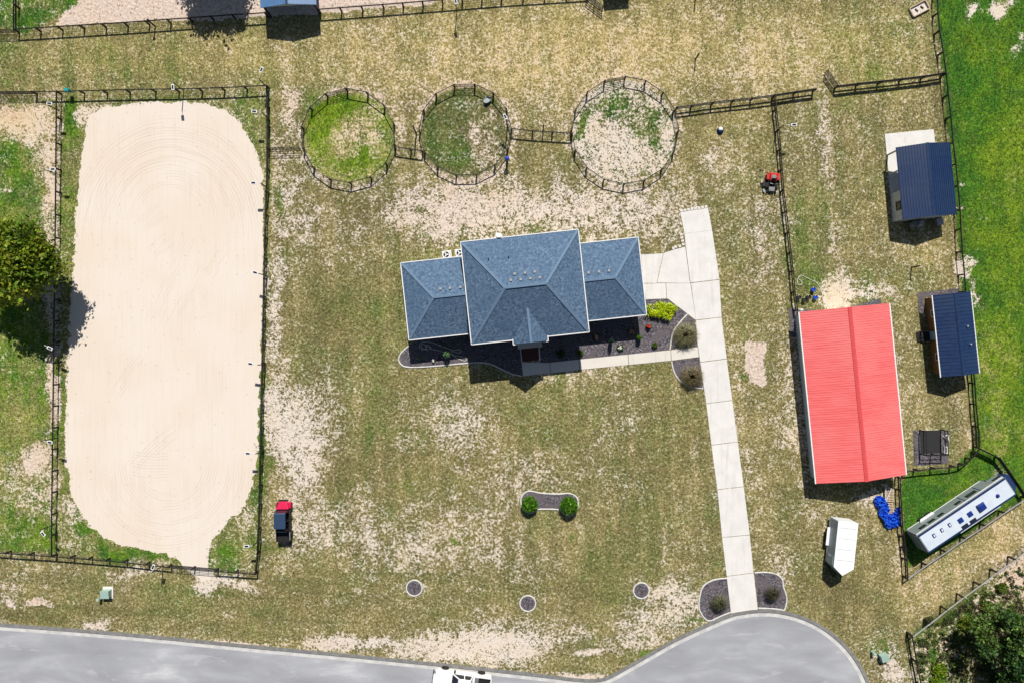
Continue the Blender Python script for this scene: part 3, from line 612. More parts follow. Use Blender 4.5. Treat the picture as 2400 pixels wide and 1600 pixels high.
for a, b in (((11.97,-3.92,2.8),(9.02,0,4.42)),((11.97,3.88,2.8),(9.02,0,4.42)),((5.45,0,4.42),(9.02,0,4.42))): rod(a, b, .14, .035).build('ridge_cap', M['ridgecap'], rr)
z = 4.62; gut(hs, [(-1.72,-5.1,z),(-5.86,-5.1,z),(-5.86,5.1,z),(5.86,5.1,z),(5.86,-5.1,z),(1.72,-5.1,z)])
z = 2.77; gut(hs, [(-5.5,-3.98,z),(-12.24,-3.98,z),(-12.24,3.9,z),(-5.5,3.9,z)]); gut(hs, [(5.5,-3.98,z),(12.03,-3.98,z),(12.03,3.94,z),(5.5,3.94,z)])
# entrance gable
pr = MB(); xe, yf, yb, ze, zr = 1.66, -5.5, -2.2, 4.66, 6.0
pr.add([(-xe,yf,ze),(xe,yf,ze),(0,yf,zr),(-xe,-4.9,ze),(xe,-4.9,ze),(0,yb,zr),(-xe,yf,ze-.12),(xe,yf,ze-.12),(xe,-4.9,ze-.12),(-xe,-4.9,ze-.12)],
       [(0,2,5,3),(2,1,4,5),(0,3,9,6),(4,1,7,8),(6,9,8,7),(6,7,1,0),(0,1,2)])
po = pr.build('entrance_gable_roof', M['shingle'], hs); rod((0,yb,zr),(0,yf,zr),.14,.035).build('ridge_cap', M['ridgecap'], po)
MB().add([(-1.5,-5.53,4.66),(1.5,-5.53,4.66),(0,-5.53,5.86)], [(0,1,2)]).build('gable_wall', M['siding'], hs)
gut(hs, [(-1.74,-4.95,4.6),(-1.74,-5.56,4.6),(-1.2,-5.56,4.6)]); gut(hs, [(1.74,-4.95,4.6),(1.74,-5.56,4.6),(1.2,-5.56,4.6)])
MB().box(-1.35,1.35,-5.42,-5.2,4.1,4.5).build('porch_beam', M['white'], hs)
for sx in (-1.2, 1.2): MB().lathe([(.14,0),(.14,.1),(.11,.15),(.10,3.45),(.14,3.5),(.14,3.6)], (sx,-5.31,.5), 12).build('column', M['white'], hs)
MB().box(-1.3,1.25,-6.1,-4.65,0,.5).build('porch_floor', M['conc2'], hs)
for k in range(4):
    z1 = .40-.12*k; y1 = -6.1-.34*k; st = MB().box(-.95,.78,y1-.34,y1,0,z1).build('brick_step', M['brick'], hs, bevel=.015)
for sx in (-1.05, .88):
    r_ = MB(); r_.box(sx-.03,sx+.03,-7.45,-6.0,.98,1.03); r_.box(sx-.02,sx+.02,-7.45,-6.0,.62,.66)
    for y in (-7.42,-6.95,-6.48,-6.02): r_.box(sx-.028,sx+.028,y-.028,y+.028,0,1.0)
    r_.build('handrail', M['white'], hs)
def wall_win(root, x, y, z, wd, hh, face, mat='white'):
    """window or door standing 3 cm proud of a wall; face is the outward normal"""
    fx, fy = face; u = (-fy, fx)
    def bx(a, b, z0, z1, d0, d1):
        xs = [x+u[0]*a+fx*d0, x+u[0]*b+fx*d1]; ys = [y+u[1]*a+fy*d0, y+u[1]*b+fy*d1]
        return (min(xs),max(xs),min(ys),max(ys),z0,z1)
    g = MB().box(*bx(-wd/2, wd/2, z, z+hh, .0, .03)).build('window', M['glass'], root); f = MB()
    for a, b, z0, z1 in ((-wd/2-.07,-wd/2,z-.07,z+hh+.07),(wd/2,wd/2+.07,z-.07,z+hh+.07),(-wd/2,wd/2,z-.07,z),(-wd/2,wd/2,z+hh,z+hh+.07)): f.box(*bx(a, b, z0, z1, 0, .06))
    f.build('frame', M[mat], g); return g
for x in (-4.2,-2.6,2.6,4.2): wall_win(hs, x, -4.65, 1.0, 1.0, 1.5, (0,-1)); wall_win(hs, x, 4.65, 1.0, 1.0, 1.4, (0,1))
for x in (-10,-7.6,7.6,10): wall_win(hs, x, -3.5, .9, 1.0, 1.3, (0,-1))
MB().box(-.5,.5,-4.71,-4.65,.5,2.6).build('front_door', M['brown'], hs)
MB().box(11.6,11.66,-2.6,2.6,.02,2.2).build('garage_door', M['white'], hs)
by = MB(); by.hexa([(-.75,4.65,2.2),(1.5,4.65,2.2),(1.1,5.35,2.2),(-.45,5.35,2.2)], [(-.75,4.66,2.6),(1.5,4.66,2.6),(1.15,5.42,2.45),(-.5,5.42,2.45)])
by.build('bay_roof', M['grey'], hs); MB().prism([(-.6,4.65),(1.35,4.65),(1.0,5.25),(-.35,5.25)], 0, 2.2).build('bay_wall', M['siding'], hs)
dsh = MB(); dsh.lathe([(.03,0),(.20,.03),(.30,.09),(.31,.10),(.30,.10),(.05,.03)], (0,0,0), 18); dobj = dsh.build('satellite_dish', M['white'], hs); dobj.location = (-2.05,5.3,4.6); dobj.rotation_euler = (R(-35), R(15), 0); rod((-2.05,5.05,4.5),(-2.05,5.3,4.6),.02,.02).build('dish_arm', M['white'], hs)
cs, sn = math.cos(R(6.09)), math.sin(R(6.09)); HO = G(1228.3, 680.4)
def houselocal(px, py, z): p = W(px, py, z)-HO; return cs*p.x+sn*p.y, -sn*p.x+cs*p.y
def vent(px, py, zf, sz=.30):
    zz = 5.0
    for _ in range(6):
        x, y = houselocal(px, py, zz); zz = zf(x, y)
    s_ = .47; b = MB(); h = sz/2
    b.hexa([(x-h,y-h,zz+s_*h-.05),(x+h,y-h,zz+s_*h-.05),(x+h,y+h,zz-s_*h-.05),(x-h,y+h,zz-s_*h-.05)], [(x-h*.8,y-h*.9,zz+.20),(x+h*.8,y-h*.9,zz+.20),(x+h*.8,y+h*.8,zz+.12),(x-h*.8,y+h*.8,zz+.12)])
    b.build('roof_vent', M['grey'], hs, bevel=.02)
mz = lambda x, y: 4.65+2.4*(5.04-y)/5.09; wz = lambda x, y: 2.8+1.62*(3.86-y)/3.9
for p in ((1206,642),(1230,639.5),(1253,637),(1197,656.5),(1220,655),(1242.8,652.5),(1265,650.5)): vent(*p, mz)
for p in ((1032.6,677),(1054.6,675),(1079,673),(1379,639.5),(1403,637),(1426.7,634.5)): vent(*p, wz)
for p in ((1145,607),(1192,602)):
    x, y = houselocal(*p, 5.4); zz = mz(x, y); MB().lathe([(.055,-.1),(.055,.32)], (x,y,zz), 10).build('vent_pipe', M['black'], hs)

def ac_unit(px, py, label):
    t_ = thing('air_conditioner', label, 'air conditioner', G(px, py, 0), R(6))
    MB().box(-.5,.5,-.5,.5,0,.06).build('pad', M['conc'], t_); MB().box(-.38,.38,-.38,.38,.06,.8).build('cabinet', M['white'], t_, bevel=.03)
    MB().lathe([(.30,.80),(.30,.815),(.02,.82)], n=20).build('grille', M['black'], t_)
    for k in range(3):
        a = k*2.094; b = MB(); b.cbox((.13*math.cos(a), .13*math.sin(a), .822), .24, .11, .008, a); b.build('fan_blade', M['white'], t_)
ac_unit(1047.5, 599, 'left of two white air conditioner units behind the left wing of the house'); ac_unit(1078, 595, 'right of two white air conditioner units tucked against the main house wall')

# ---------------------------------------------------------------- gabled metal buildings
def gable(root, x0, x1, y0, y1, ze, xr, zr, mat, ribs, ribgap, capmat, stuff, capw=.16):
    T = .05
    for nm, xe in (('roof_panel', x0), ('roof_panel', x1)):
        m_ = MB(); a, b = (xe, xr) if xe < xr else (xr, xe); za, zb = (ze, zr) if xe < xr else (zr, ze)
        m_.hexa([(a,y0,za-T),(b,y0,zb-T),(b,y1,zb-T),(a,y1,za-T)], [(a,y0,za),(b,y0,zb),(b,y1,zb),(a,y1,za)])
        o = m_.build(nm, mat, root)
        n = int((y1-y0)/ribgap); L = math.hypot(xr-xe, zr-ze); dx, dz = (xr-xe)/L, (zr-ze)/L; up = Vector((-dz, 0, dx)) if dx > 0 else Vector((dz, 0, -dx))
        def rib(y, wd=.04, hh=.02 if stuff else .035):
            p = Vector((xe, y, ze)); q = Vector((xr, y, zr)); yv = Vector((0,1,0))
            return [p-yv*wd, q-yv*wd, q+yv*wd, p+yv*wd], [p-yv*wd*.5+up*hh, q-yv*wd*.5+up*hh, q+yv*wd*.5+up*hh, p+yv*wd*.5+up*hh]
        if ribs == 'slope':
            if stuff:
                m_ = MB()
                for k in range(n+1): m_.hexa(*rib(y0+.06+(y1-y0-.12)*k/n))
                tag(m_.build('roof_rib', mat, root), kind='stuff')
            else:
                me = MB().hexa(*rib(0)).mesh('roof_rib', mat)
                for k in range(n+1): link('roof_rib', me, root, (0, y0+.06+(y1-y0-.12)*k/n, 0))
        else:
            n = max(2, int(L/ribgap)); m2 = MB(); m2.box(-.045,.045,y0,y1,0,.035); me = m2.mesh('roof_rib', mat)
            for k in range(n):
                f = (k+.5)/n; o = link('roof_rib', me, root, (xe+(xr-xe)*f, 0, ze+(zr-ze)*f)); o.rotation_euler = (0, -math.atan2(dz, dx) if dx > 0 else math.atan2(dz, -dx), 0)
    sl = (zr-ze)/abs(xr-x0); c = MB()
    c.add([(xr-capw,y0-.02,zr-capw*sl+.05),(xr,y0-.02,zr+.075),(xr+capw,y0-.02,zr-capw*sl+.05),(xr-capw,y1+.02,zr-capw*sl+.05),(xr,y1+.02,zr+.075),(xr+capw,y1+.02,zr-capw*sl+.05)], [(0,1,4,3),(1,2,5,4),(0,3,5,2),(0,2,1),(3,4,5)])
    c.build('ridge_cap', capmat, root)
bn = thing('barn', 'long metal barn with bright red ribbed roof and white gutters', 'barn', G(1974.9, 918), R(5.6))
def gable_walls(root, x0, x1, y0, y1, ze, xr, zr, mat):
    zc = lambda x: ze
    for y in (y0, y1):
        m_ = MB(); t_ = .06; ya, yb2 = (y, y+t_) if y == y0 else (y-t_, y)
        P_ = [(x0,0),(x1,0),(x1,ze),(xr,zr),(x0,ze)]
        m_.add([(a,ya,b) for a,b in P_]+[(a,yb2,b) for a,b in P_], [(0,1,2,3,4),(9,8,7,6,5)]+[(i,i+5,(i+1)%5+5,(i+1)%5) for i in range(5)]); m_.build('gable_wall', mat, root)
    MB().box(x0,x0+.06,y0+.06,y1-.06,0,ze).build('side_wall', mat, root); MB().box(x1-.06,x1,y0+.06,y1-.06,0,ze).build('side_wall', mat, root)
gable_walls(bn, -4.25,4.25,-8.55,8.55,2.26,0,3.30,M['barnwall'])
gable(bn, -4.6,4.6,-8.8,8.8,2.25,0,3.4,M['redmetal'],'slope',.25,M['redcap'],True,.2)
for x in (-4.67, 4.67):
    MB().box(x-.06,x+.06,-8.82,8.82,2.10,2.22).build('gutter', M['white'], bn)
    for k in range(20): y = -8.4+.885*k; MB().box(x-.12 if x > 0 else x+.06, x-.06 if x > 0 else x+.12, y-.03, y+.03, 2.19, 2.24).build('gutter_strap', M['white'], bn)
for y in (-8.52, 8.52): MB().box(-1.6,1.6,y-.06 if y<0 else y, y if y<0 else y+.06,.02,2.1).build('barn_door', M['white'], bn)

s1 = thing('shed', 'white walled shed with dark blue metal roof standing on a concrete slab', 'shed', G(2140, 440), R(5.5))
MB().box(-2.47,2.7,-3.42,5.9,0,.08).build('slab', M['conc'], s1)
gable_walls(s1, -2.46,2.72,-3.40,-.45,2.16,.13,2.90,M['shedwall'])
MB().box(2.62,2.7,-.45,3.7,0,2.15).build('back_wall', M['shedwall'], s1)
for x, y in ((-2.4,3.65),(-2.4,1.6),(2.5,3.65)): MB().box(x-.07,x+.07,y-.07,y+.07,.08,2.15).build('porch_post', M['shedwall'], s1)
gable(s1, -2.65,2.93,-3.52,3.9,2.2,.13,3.0,M['bluemetal'],'length',.25,M['bluemetal'],False,.14)
g_ = wall_win(s1, -2.46, -1.95, 1.0, .75, .75, (-1,0), 'black')
def barrel(px, py, label, mat, r=.3, h=.85):
    t_ = thing('barrel', label, 'barrel', G(px, py)); MB().lathe([(r*.9,0),(r,.1*h),(r*1.03,.3*h),(r,.34*h),(r*1.03,.66*h),(r,.7*h),(r*.92,h),(r*.85,h),(r*.83,h-.03)], n=20).build('drum', mat, t_, smooth=False)
    MB().lathe([(.05,h-.03),(.05,h+.01)], (r*.4,0,0), 8).build('bung', M['black'], t_)
barrel(2136, 528, 'left dark barrel in the shade below the blue roofed shed', M['grey']); barrel(2151, 526.5, 'right grey barrel in the shade below the blue roofed shed', M['galv'])
t_ = thing('utility_box', 'small pale utility box at the lower right corner of the blue roofed shed', 'utility box', G(2197, 521), R(5)); MB().box(-.3,.3,-.36,.3,0,.5).build('cabinet', M['grey'], t_, bevel=.03); MB().box(-.33,.33,-.39,.33,.5,.54).build('lid', M['galv'], t_)

s2 = thing('cabin', 'narrow brown walled cabin with dark blue metal roof beside the pasture fence', 'cabin', G(2212, 784), R(6.0))
gable_walls(s2, -1.6,1.6,-3.95,4.0,2.05,-.1,2.66,M['brown'])
gable(s2, -1.95,1.96,-4.18,4.22,2.05,-.1,2.75,M['bluemetal'],'slope',.37,M['bluemetal'],False,.12)
for x in (-2.0, 2.01): MB().box(x-.05,x+.05,-4.2,4.24,1.93,2.03).build('gutter', M['white'], s2)
for y in (2.35,-2.14): wall_win(s2, -1.6, y, .95, .62, .9, (-1,0))
MB().box(-1.66,-1.6,-.38,.5,.3,2.0).build('door', pm('pale_blue_door',(.33,.47,.58),None,3,.5), s2)
ld = MB(); ld.box(-2.55,-1.66,-.5,.62,.0,.28); ld.build('landing', M['black'], s2)
for y in (-.5,.62):
    r_ = MB(); r_.box(-2.55,-1.7,y-.025,y+.025,1.12,1.17)
    for x in (-2.52,-1.95): r_.box(x-.03,x+.03,y-.03,y+.03,.28,1.15)
    r_.build('railing', M['black'], s2)
MB().box(-2.9,-2.55,-.45,.57,0,.14).build('step', M['black'], s2)
for p in ((.94,.75),(1.11,-1.1)): MB().lathe([(.05,-.1),(.05,.25),(.08,.25),(.08,.30)], (p[0],p[1],2.75-.35*(p[0]+.1)), 10).build('flue_pipe', M['galv'], s2)

s3 = thing('run_in_shed', 'blue metal roofed open shed by the dirt paddock at the top edge', 'shed', G(690, -6), R(3.5))
for x, y in ((-2.6,-1.9),(2.6,-1.9),(-2.6,2.2),(2.6,2.2)): MB().box(x-.08,x+.08,y-.08,y+.08,0,2.4).build('post', M['black'], s3)
MB().box(-2.6,2.6,2.1,2.16,0,2.4).build('back_wall', M['barnwall'], s3)
gable(s3, -2.86,2.86,-2.1,2.4,2.4,.0,2.95,pm('light_blue_metal_roof',(.10,.21,.38),(.07,.155,.31),1.2,.4),'length',.26,M['bluemetal'],False,.12)
MB().add([(-2.7,-2.02,2.38),(2.7,-2.02,2.38),(0,-2.02,2.86)],[(0,1,2)]).build('gable_wall', M['barnwall'], s3)
s4 = thing('loafing_shed', 'dark flat roofed loafing shed just above the top edge throwing a square shadow', 'shed', G(1446, -52), R(5))
MB().hexa([(-1.32,-1.3,2.36),(1.32,-1.3,2.36),(1.32,1.3,2.1),(-1.32,1.3,2.1)],[(-1.32,-1.3,2.42),(1.32,-1.3,2.42),(1.32,1.3,2.16),(-1.32,1.3,2.16)]).build('roof', M['bluemetal'], s4)
for x, y in ((-1.2,-1.2),(1.2,-1.2),(-1.2,1.2),(1.2,1.2)): MB().box(x-.06,x+.06,y-.06,y+.06,0,2.12 if y > 0 else 2.35).build('post', M['black'], s4)
MB().box(-1.2,-1.14,-1.1,1.1,0,2.1).build('side_wall', M['barnwall'], s4); MB().box(1.14,1.2,-1.1,1.1,0,2.1).build('side_wall', M['barnwall'], s4)

# ---------------------------------------------------------------- fences
POST = {}
def post_mesh(h, wd, mat):
    k = (h, wd, mat.name)
    if k not in POST:
        b = MB(); b.box(-wd/2,wd/2,-wd/2,wd/2,-.1,h-.04); b.add([(-wd/2,-wd/2,h-.04),(wd/2,-wd/2,h-.04),(wd/2,wd/2,h-.04),(-wd/2,wd/2,h-.04),(0,0,h)], [(0,1,4),(1,2,4),(2,3,4),(3,0,4)]); POST[k] = b.mesh('post', mat)
    return POST[k]
RAIL = {}
def rail_mesh(wd, hh, mat):
    k = (wd, hh, mat.name)
    if k not in RAIL: RAIL[k] = MB().box(0,1,-wd/2,wd/2,-hh/2,hh/2).mesh('rail', mat)
    return RAIL[k]
def fence(label, pts, h=1.0, rails=(.93,), spacing=51, mat=None, rmat=None, wires=(.2,.42,.65), closed=False, skip=(), pw=.15, exact=False, rw=.065, rh=.16, group=None, name='rail_fence'):
    mat = mat or M['black']; rmat = rmat or mat
    P_ = [G(*p) for p in pts]
    if closed: P_.append(P_[0])
    pos = []; seg = []
    for i, (a, b) in enumerate(zip(P_[:-1], P_[1:])):
        n = 1 if exact else max(1, round((b-a).length/(spacing*S)))
        for k in range(n):
            pos.append(a.lerp(b, k/n)); seg.append(i)
    if not closed: pos.append(P_[-1])
    c = pos[0].copy(); t_ = thing(name, label, 'fence', c, 0, group)
    pm_ = post_mesh(h, pw, mat); rm = rail_mesh(rw, rh, rmat); wm = MB()
    for i, p in enumerate(pos): link('post', pm_, t_, p-c+Vector((0,0,rnd.uniform(-.02,.02))), math.atan2(*(pos[min(i+1,len(pos)-1)]-pos[max(i-1,0)]).to_2d().yx))
    loop = list(zip(pos, pos[1:])) + ([(pos[-1], pos[0])] if closed else [])
    for i, (a, b) in enumerate(loop):
        if seg[i] in skip: continue
        d = b-a
        for z in rails:
            o = link('rail', rm, t_, a-c+Vector((0,0,z)), math.atan2(d.y, d.x)); o.scale = (d.length, 1, 1)
        for z in wires:
            u = Vector((-d.y, d.x, 0)).normalized()*.006; zz = Vector((0,0,z)); a0, b0 = a-c+zz, b-c+zz; e = Vector((0,0,.012))
            wm.hexa([a0-u,a0+u,b0+u,b0-u],[a0-u+e,a0+u+e,b0+u+e,b0-u+e])
    if wm.v: tag(wm.build('wire_mesh', M['wire'], t_), kind='stuff')
    return t_
def gate(label, a, b, h=1.0, mat=None, bars=5, r=.022, verts=2):
    mat = mat or M['black']; A, B_ = G(*a), G(*b); t_ = thing('pipe_gate', label, 'gate', A); d = B_-A
    f = MB(); f.tube([(0,0,.12),(0,0,h)], r*1.3, 6); f.tube([d+Vector((0,0,.12)), d+Vector((0,0,h))], r*1.3, 6); f.tube([Vector((0,0,h)), d+Vector((0,0,h))], r*1.3, 6); f.tube([Vector((0,0,.15)), d+Vector((0,0,.15))], r*1.3, 6); f.build('frame', mat, t_)
    for k in range(1, bars): z = .15+(h-.15)*k/bars; MB().tube([Vector((0,0,z)), d+Vector((0,0,z))], r, 6).build('bar', mat, t_)
    for k in range(1, verts+1): p = d*k/(verts+1); MB().tube([p+Vector((0,0,.12)), p+Vector((0,0,h))], r, 6).build('upright', mat, t_)
    return t_
fence('black fence between the dirt paddock and the yard along the top left', [(46,78),(97,75),(301,62.5),(552,44.6),(628,40)])
fence('black fence running from the small top shed to the top edge', [(752,32),(900,21),(1176,-1.3),(1379,-14)], spacing=48)
fence('short black fence going up out of the top left corner', [(46,78),(46,20),(44,-60)], rails=(.93,.6))
gate('barred gate at the far left end of the top paddock fence', (-20,80), (40,78.5), bars=6, verts=1)
fence('black fence along the top of the sandy riding arena', [(88,222),(145.5,222),(306,218),(366,217),(475,215),(580,211),(631,208)])
gate('long barred gate at the left end of the arena top fence', (0,223), (86,222), bars=6, verts=2)
fence('black fence down the left side of the riding arena', [(145.5,222),(144,400),(142.5,560),(139.5,800),(137,1000),(134.5,1200),(134,1297)], rails=(.93,))
fence('black fence down the right side of the riding arena', [(631,208),(633,300),(632,400),(627,560),(623,750),(621,850),(618,1000),(614,1180),(610,1290),(605,1338)], rails=(.93,.55))
fence('black fence with pale top wire along the bottom of the riding arena', [(-60,1283),(27,1290),(135,1297),(300,1310.5),(403,1322),(512.7,1331),(605,1338)], rails=(.93,), skip=(4,), spacing=46)
gate('wide pipe gate in the bottom fence of the riding arena', (406,1322.5), (510,1331), bars=5, verts=4)
def ngon(cx, cy, r, n, a0): return [(cx+r*math.cos(R(a0)+2*math.pi*k/n), cy+r*math.sin(R(a0)+2*math.pi*k/n)) for k in range(n)]
penA, penB, penC = ngon(819.7,323.7,109,14,-118), ngon(1091.5,310.2,107,14,-104), ngon(1462,311.5,124,16,-112)
for pn, nm, sk in ((penA,'left',0),(penB,'middle',0),(penC,'right and largest',0)):
    fence('round pen fence of black posts, '+nm+' of the three pens', pn, closed=True, exact=True, rails=(.95,), skip=(sk,), rw=.06, rh=.1, name='round_pen')
    gate('short barred gate at the top of the '+nm+' round pen', pn[0], pn[1], bars=4, verts=1)
gate('low double pipe gate between the arena fence and the left round pen', (632,353), (707,351), bars=3, verts=3)
fence('short fence linking the left and middle round pens', [(928,350),(964,355),(991,359)], exact=True)
fence('short fence linking the middle and right round pens', [(1198,308),(1248,313),(1294,316),(1340,319)], exact=True)
fence('black fence from the right round pen to the gate gap', [(1583,258),(1618,254),(1666,247),(1713,242),(1758,237),(1809,230)], exact=True, rails=(.95,.5))
fence('short black fence end left of the open gate', [(1809,230),(1859,222),(1904,216)], exact=True, rails=(.95,.75,.4), wires=())
fence('three rail black fence from the open gate to the pasture fence', [(1955,209),(2005,203),(2056,198),(2106,192),(2157,186),(2205,178)], exact=True, rails=(.95,.75,.4), wires=())
gate('dark barred gate swung open toward the top', (1955,209), (1931,172), bars=8, verts=1)
gate('narrow pipe gate swung open at the top edge near the square shadow', (1374,-2), (1411,26), bars=3, verts=1, r=.04)
fence('black fence running down from the gate fence to the barn', [(1810,230),(1812,262),(1818,310),(1822,355),(1829,450),(1841,548),(1846,595),(1851,637),(1855,686),(1861,728)], spacing=49, rails=(.95,.5))
fence('long black fence between the yard and the green pasture', [(2184,-40),(2186,40),(2190,81),(2198,130),(2205,180),(2210,230),(2216,280),(2221,340),(2227,390),(2232,440),(2237,495),(2239,540),(2242,592),(2247,645),(2250,685)], spacing=50, rails=(.95,))
fence('black fence from the brown cabin down to the pasture corner', [(2268,868),(2271,897),(2274,946),(2279,998),(2281,1046)], exact=True, rails=(.95,.5))
gate('narrow gate beside the pasture corner post', (2281,1003), (2283,1040), bars=4, verts=1)
fence('curving fence from the pasture corner back to the barn', [(2281,1046),(2276,1058),(2262,1072),(2246,1085),(2225,1090),(2180,1094),(2141,1098),(2115,1101)], exact=True, rails=(.95,))
fence('dark fence running right from the pasture corner past the long trailer nose', [(2281,1046),(2330,1070),(2372,1130),(2392,1162)], exact=True, rails=(.95,.75,.5))
fence('low white railed fence along the right side of the long silver trailer', [(2392,1162),(2340,1196),(2296,1226),(2250,1256),(2205,1287),(2160,1317),(2116,1349)], exact=True, rails=(.95,), rmat=M['galv'], h=1.0)
fence('black fence from the barn corner down past the blue tarp', [(2098,1115),(2099,1145),(2102,1196),(2104,1228),(2108,1254),(2111,1280),(2114,1306),(2116,1349)], exact=True, rails=(.95,.6))
fence('fence with pale pipe top rail crossing the lower right corner', [(2410,1263),(2362,1303),(2320,1332),(2281,1362),(2242,1390),(2204,1419),(2165,1450),(2125,1480)], exact=True, h=1.25, rails=(1.2,), rmat=M['galv'], wires=(.2,.4,.6,.8,1.0), rw=.09, rh=.09)
fence('dark wire fence running down from the lower right fence corner', [(2125,1480),(2135,1540),(2146,1595),(2152,1650)], exact=True, h=1.1, rails=(1.05,.1))

# ---------------------------------------------------------------- solar lamp posts
def lamp(base, head, label, h=2.5, headless=False):
    b = G(*base); t_ = thing('solar_lamp_post', label, 'lamp post', b, 0, 'solar lamps round the arena')
    MB().tube([(0,0,-.05),(0,0,h)], .05, 8).build('pole', M['black'], t_)
    hp = W(head[0], head[1], h+.12)-b; hp.z = h+.12; ang = math.atan2(hp.y, hp.x)
    MB().tube([(0,0,h-.05), Vector((hp.x*.5, hp.y*.5, h+.06)), Vector((hp.x, hp.y, h+.08))], .022, 6).build('arm', M['white'], t_)
    b2 = MB(); b2.cbox((0,0,0), .58, .30, .05); hd = b2.build('lamp_head', M['white'], t_, bevel=.02, loc=hp, rz=ang)
    MB().box(-.20,.20,-.09,.09,.0505,.056).build('solar_panel', M['solar'], hd)
for b, h_, l in (((143,262),(116,243),'solar lamp post at the top of the arena left fence'),((143,412),(124,397),'solar lamp post on the arena left fence above the big tree'),((139,808),(117,816),'solar lamp post in the edge of the tree shadow on the arena left fence'),((136.5,1025),(117,1036),'solar lamp post beside the bare patch on the arena left fence'),((132.6,1226),(101,1250),'lowest solar lamp post on the arena left fence'),
 ((431,213),(405,205),'solar lamp post on the arena top fence'),((626,205),(613,164),'solar lamp post at the top right arena corner facing out'),((633,282),(596,262),'highest solar lamp post on the arena right fence'),((630.6,442),(594,429),'second solar lamp post down the arena right fence'),((627,647),(598,639),'third solar lamp post down the arena right fence'),((624,853),(587,852),'fourth solar lamp post down the arena right fence'),((619,1054),(581,1062),'fifth solar lamp post down the arena right fence'),((613,1262),(578,1279),'lowest solar lamp post on the arena right fence'),
 ((382.6,1324),(359,1328),'solar lamp post beside the wide gate in the arena bottom fence'),((1189,302),(1184,274),'solar lamp post on the right side of the middle round pen'),((1816.6,310),(1861,293),'solar lamp post on the fence running down to the barn'),((1071,26),(1068,4),'solar lamp post on the top fence above the middle round pen')): lamp(b, h_, l)
def plain_post(px, py, h, label, knob=None, wd=.12):
    t_ = thing('timber_post', label, 'post', G(px, py)); MB().box(-wd/2,wd/2,-wd/2,wd/2,-.1,h).build('shaft', M['black'], t_)
    if knob: MB().lathe([(.05,h-.1),(knob,h-.02),(knob,h+.14),(.04,h+.22)], n=12).build('cap', M['black'], t_)
    else: MB().lathe([(wd*.7,h-.01),(wd*.7,h+.03),(.02,h+.05)], n=8).build('cap', M['black'], t_)
plain_post(976, 314, 2.6, 'tall bare pole left of the middle round pen'); plain_post(1273, 304, 1.5, 'bare post above the fence between the middle and right pens')
plain_post(1630, 139, 1.25, 'lone black hydrant post in the straw coloured top yard', .08); plain_post(2136, 627, 1.35, 'lone black hydrant post between the shed and the cabin', .08)
plain_post(364, 63, 1.4, 'dark knobbed post on the top paddock fence', .14); plain_post(1629, 2, 1.2, 'lone black post at the top edge of the straw yard', .07)
# ---------------------------------------------------------------- vehicles
def wheel(root, x, y, r, wd, axis='y', hub=None, name='wheel'):
    m_ = MB(); m_.lathe([(r*.62,-wd/2),(r*.93,-wd/2),(r,-wd*.3),(r,wd*.3),(r*.93,wd/2),(r*.62,wd/2)], (0,0,0), 20, axis)
    o = m_.build(name, M['rubber'], root, loc=(x,y,r))
    MB().lathe([(r*.60,-wd*.42),(r*.60,wd*.42)], (0,0,0), 16, axis).build('rim', hub or M['steel'], o)
    MB().lathe([(r*.18,-wd*.5),(r*.18,wd*.5)], (0,0,0), 10, axis).build('hub', M['grey'], o)
# gooseneck horse trailer (x forward)
tr = thing('horse_trailer', 'long silver gooseneck horse trailer with white roof inside the grassy triangle', 'trailer', G(2230,1193), R(33.8))
bd = MB(); prof = [(-1.13,.5),(-1.13,2.25),(-1.02,2.47),(-.9,2.56),(.9,2.56),(1.02,2.47),(1.13,2.25),(1.13,.5)]
def extr(m_, prof, x0, x1, sh=None):
    n = len(prof); a = [(x0,y,z) for y,z in prof]; b = [(x1,y,z) for y,z in (sh or prof)]
    m_.add(a+b, [tuple(range(n-1,-1,-1)), tuple(range(n,2*n))]+[(i,(i+1)%n,n+(i+1)%n,n+i) for i in range(n)])
extr(bd, prof, -5.35, 4.05); bd.build('body', M['trside'], tr)
nk = MB(); pn = [(y, max(z, 1.25)) for y, z in prof]; extr(nk, pn, 4.06, 5.35); nk.build('neck', M['trside'], tr)
ns = MB(); p2 = [(y*.62, 1.3+(z-1.25)*.45) for y, z in pn]; extr(ns, pn, 5.351, 6.15, p2); ns.build('nose', M['trblue'], tr)
MB().box(-5.25,5.25,-.88,.88,2.56,2.60).build('roof_skin', M['trroof'], tr)
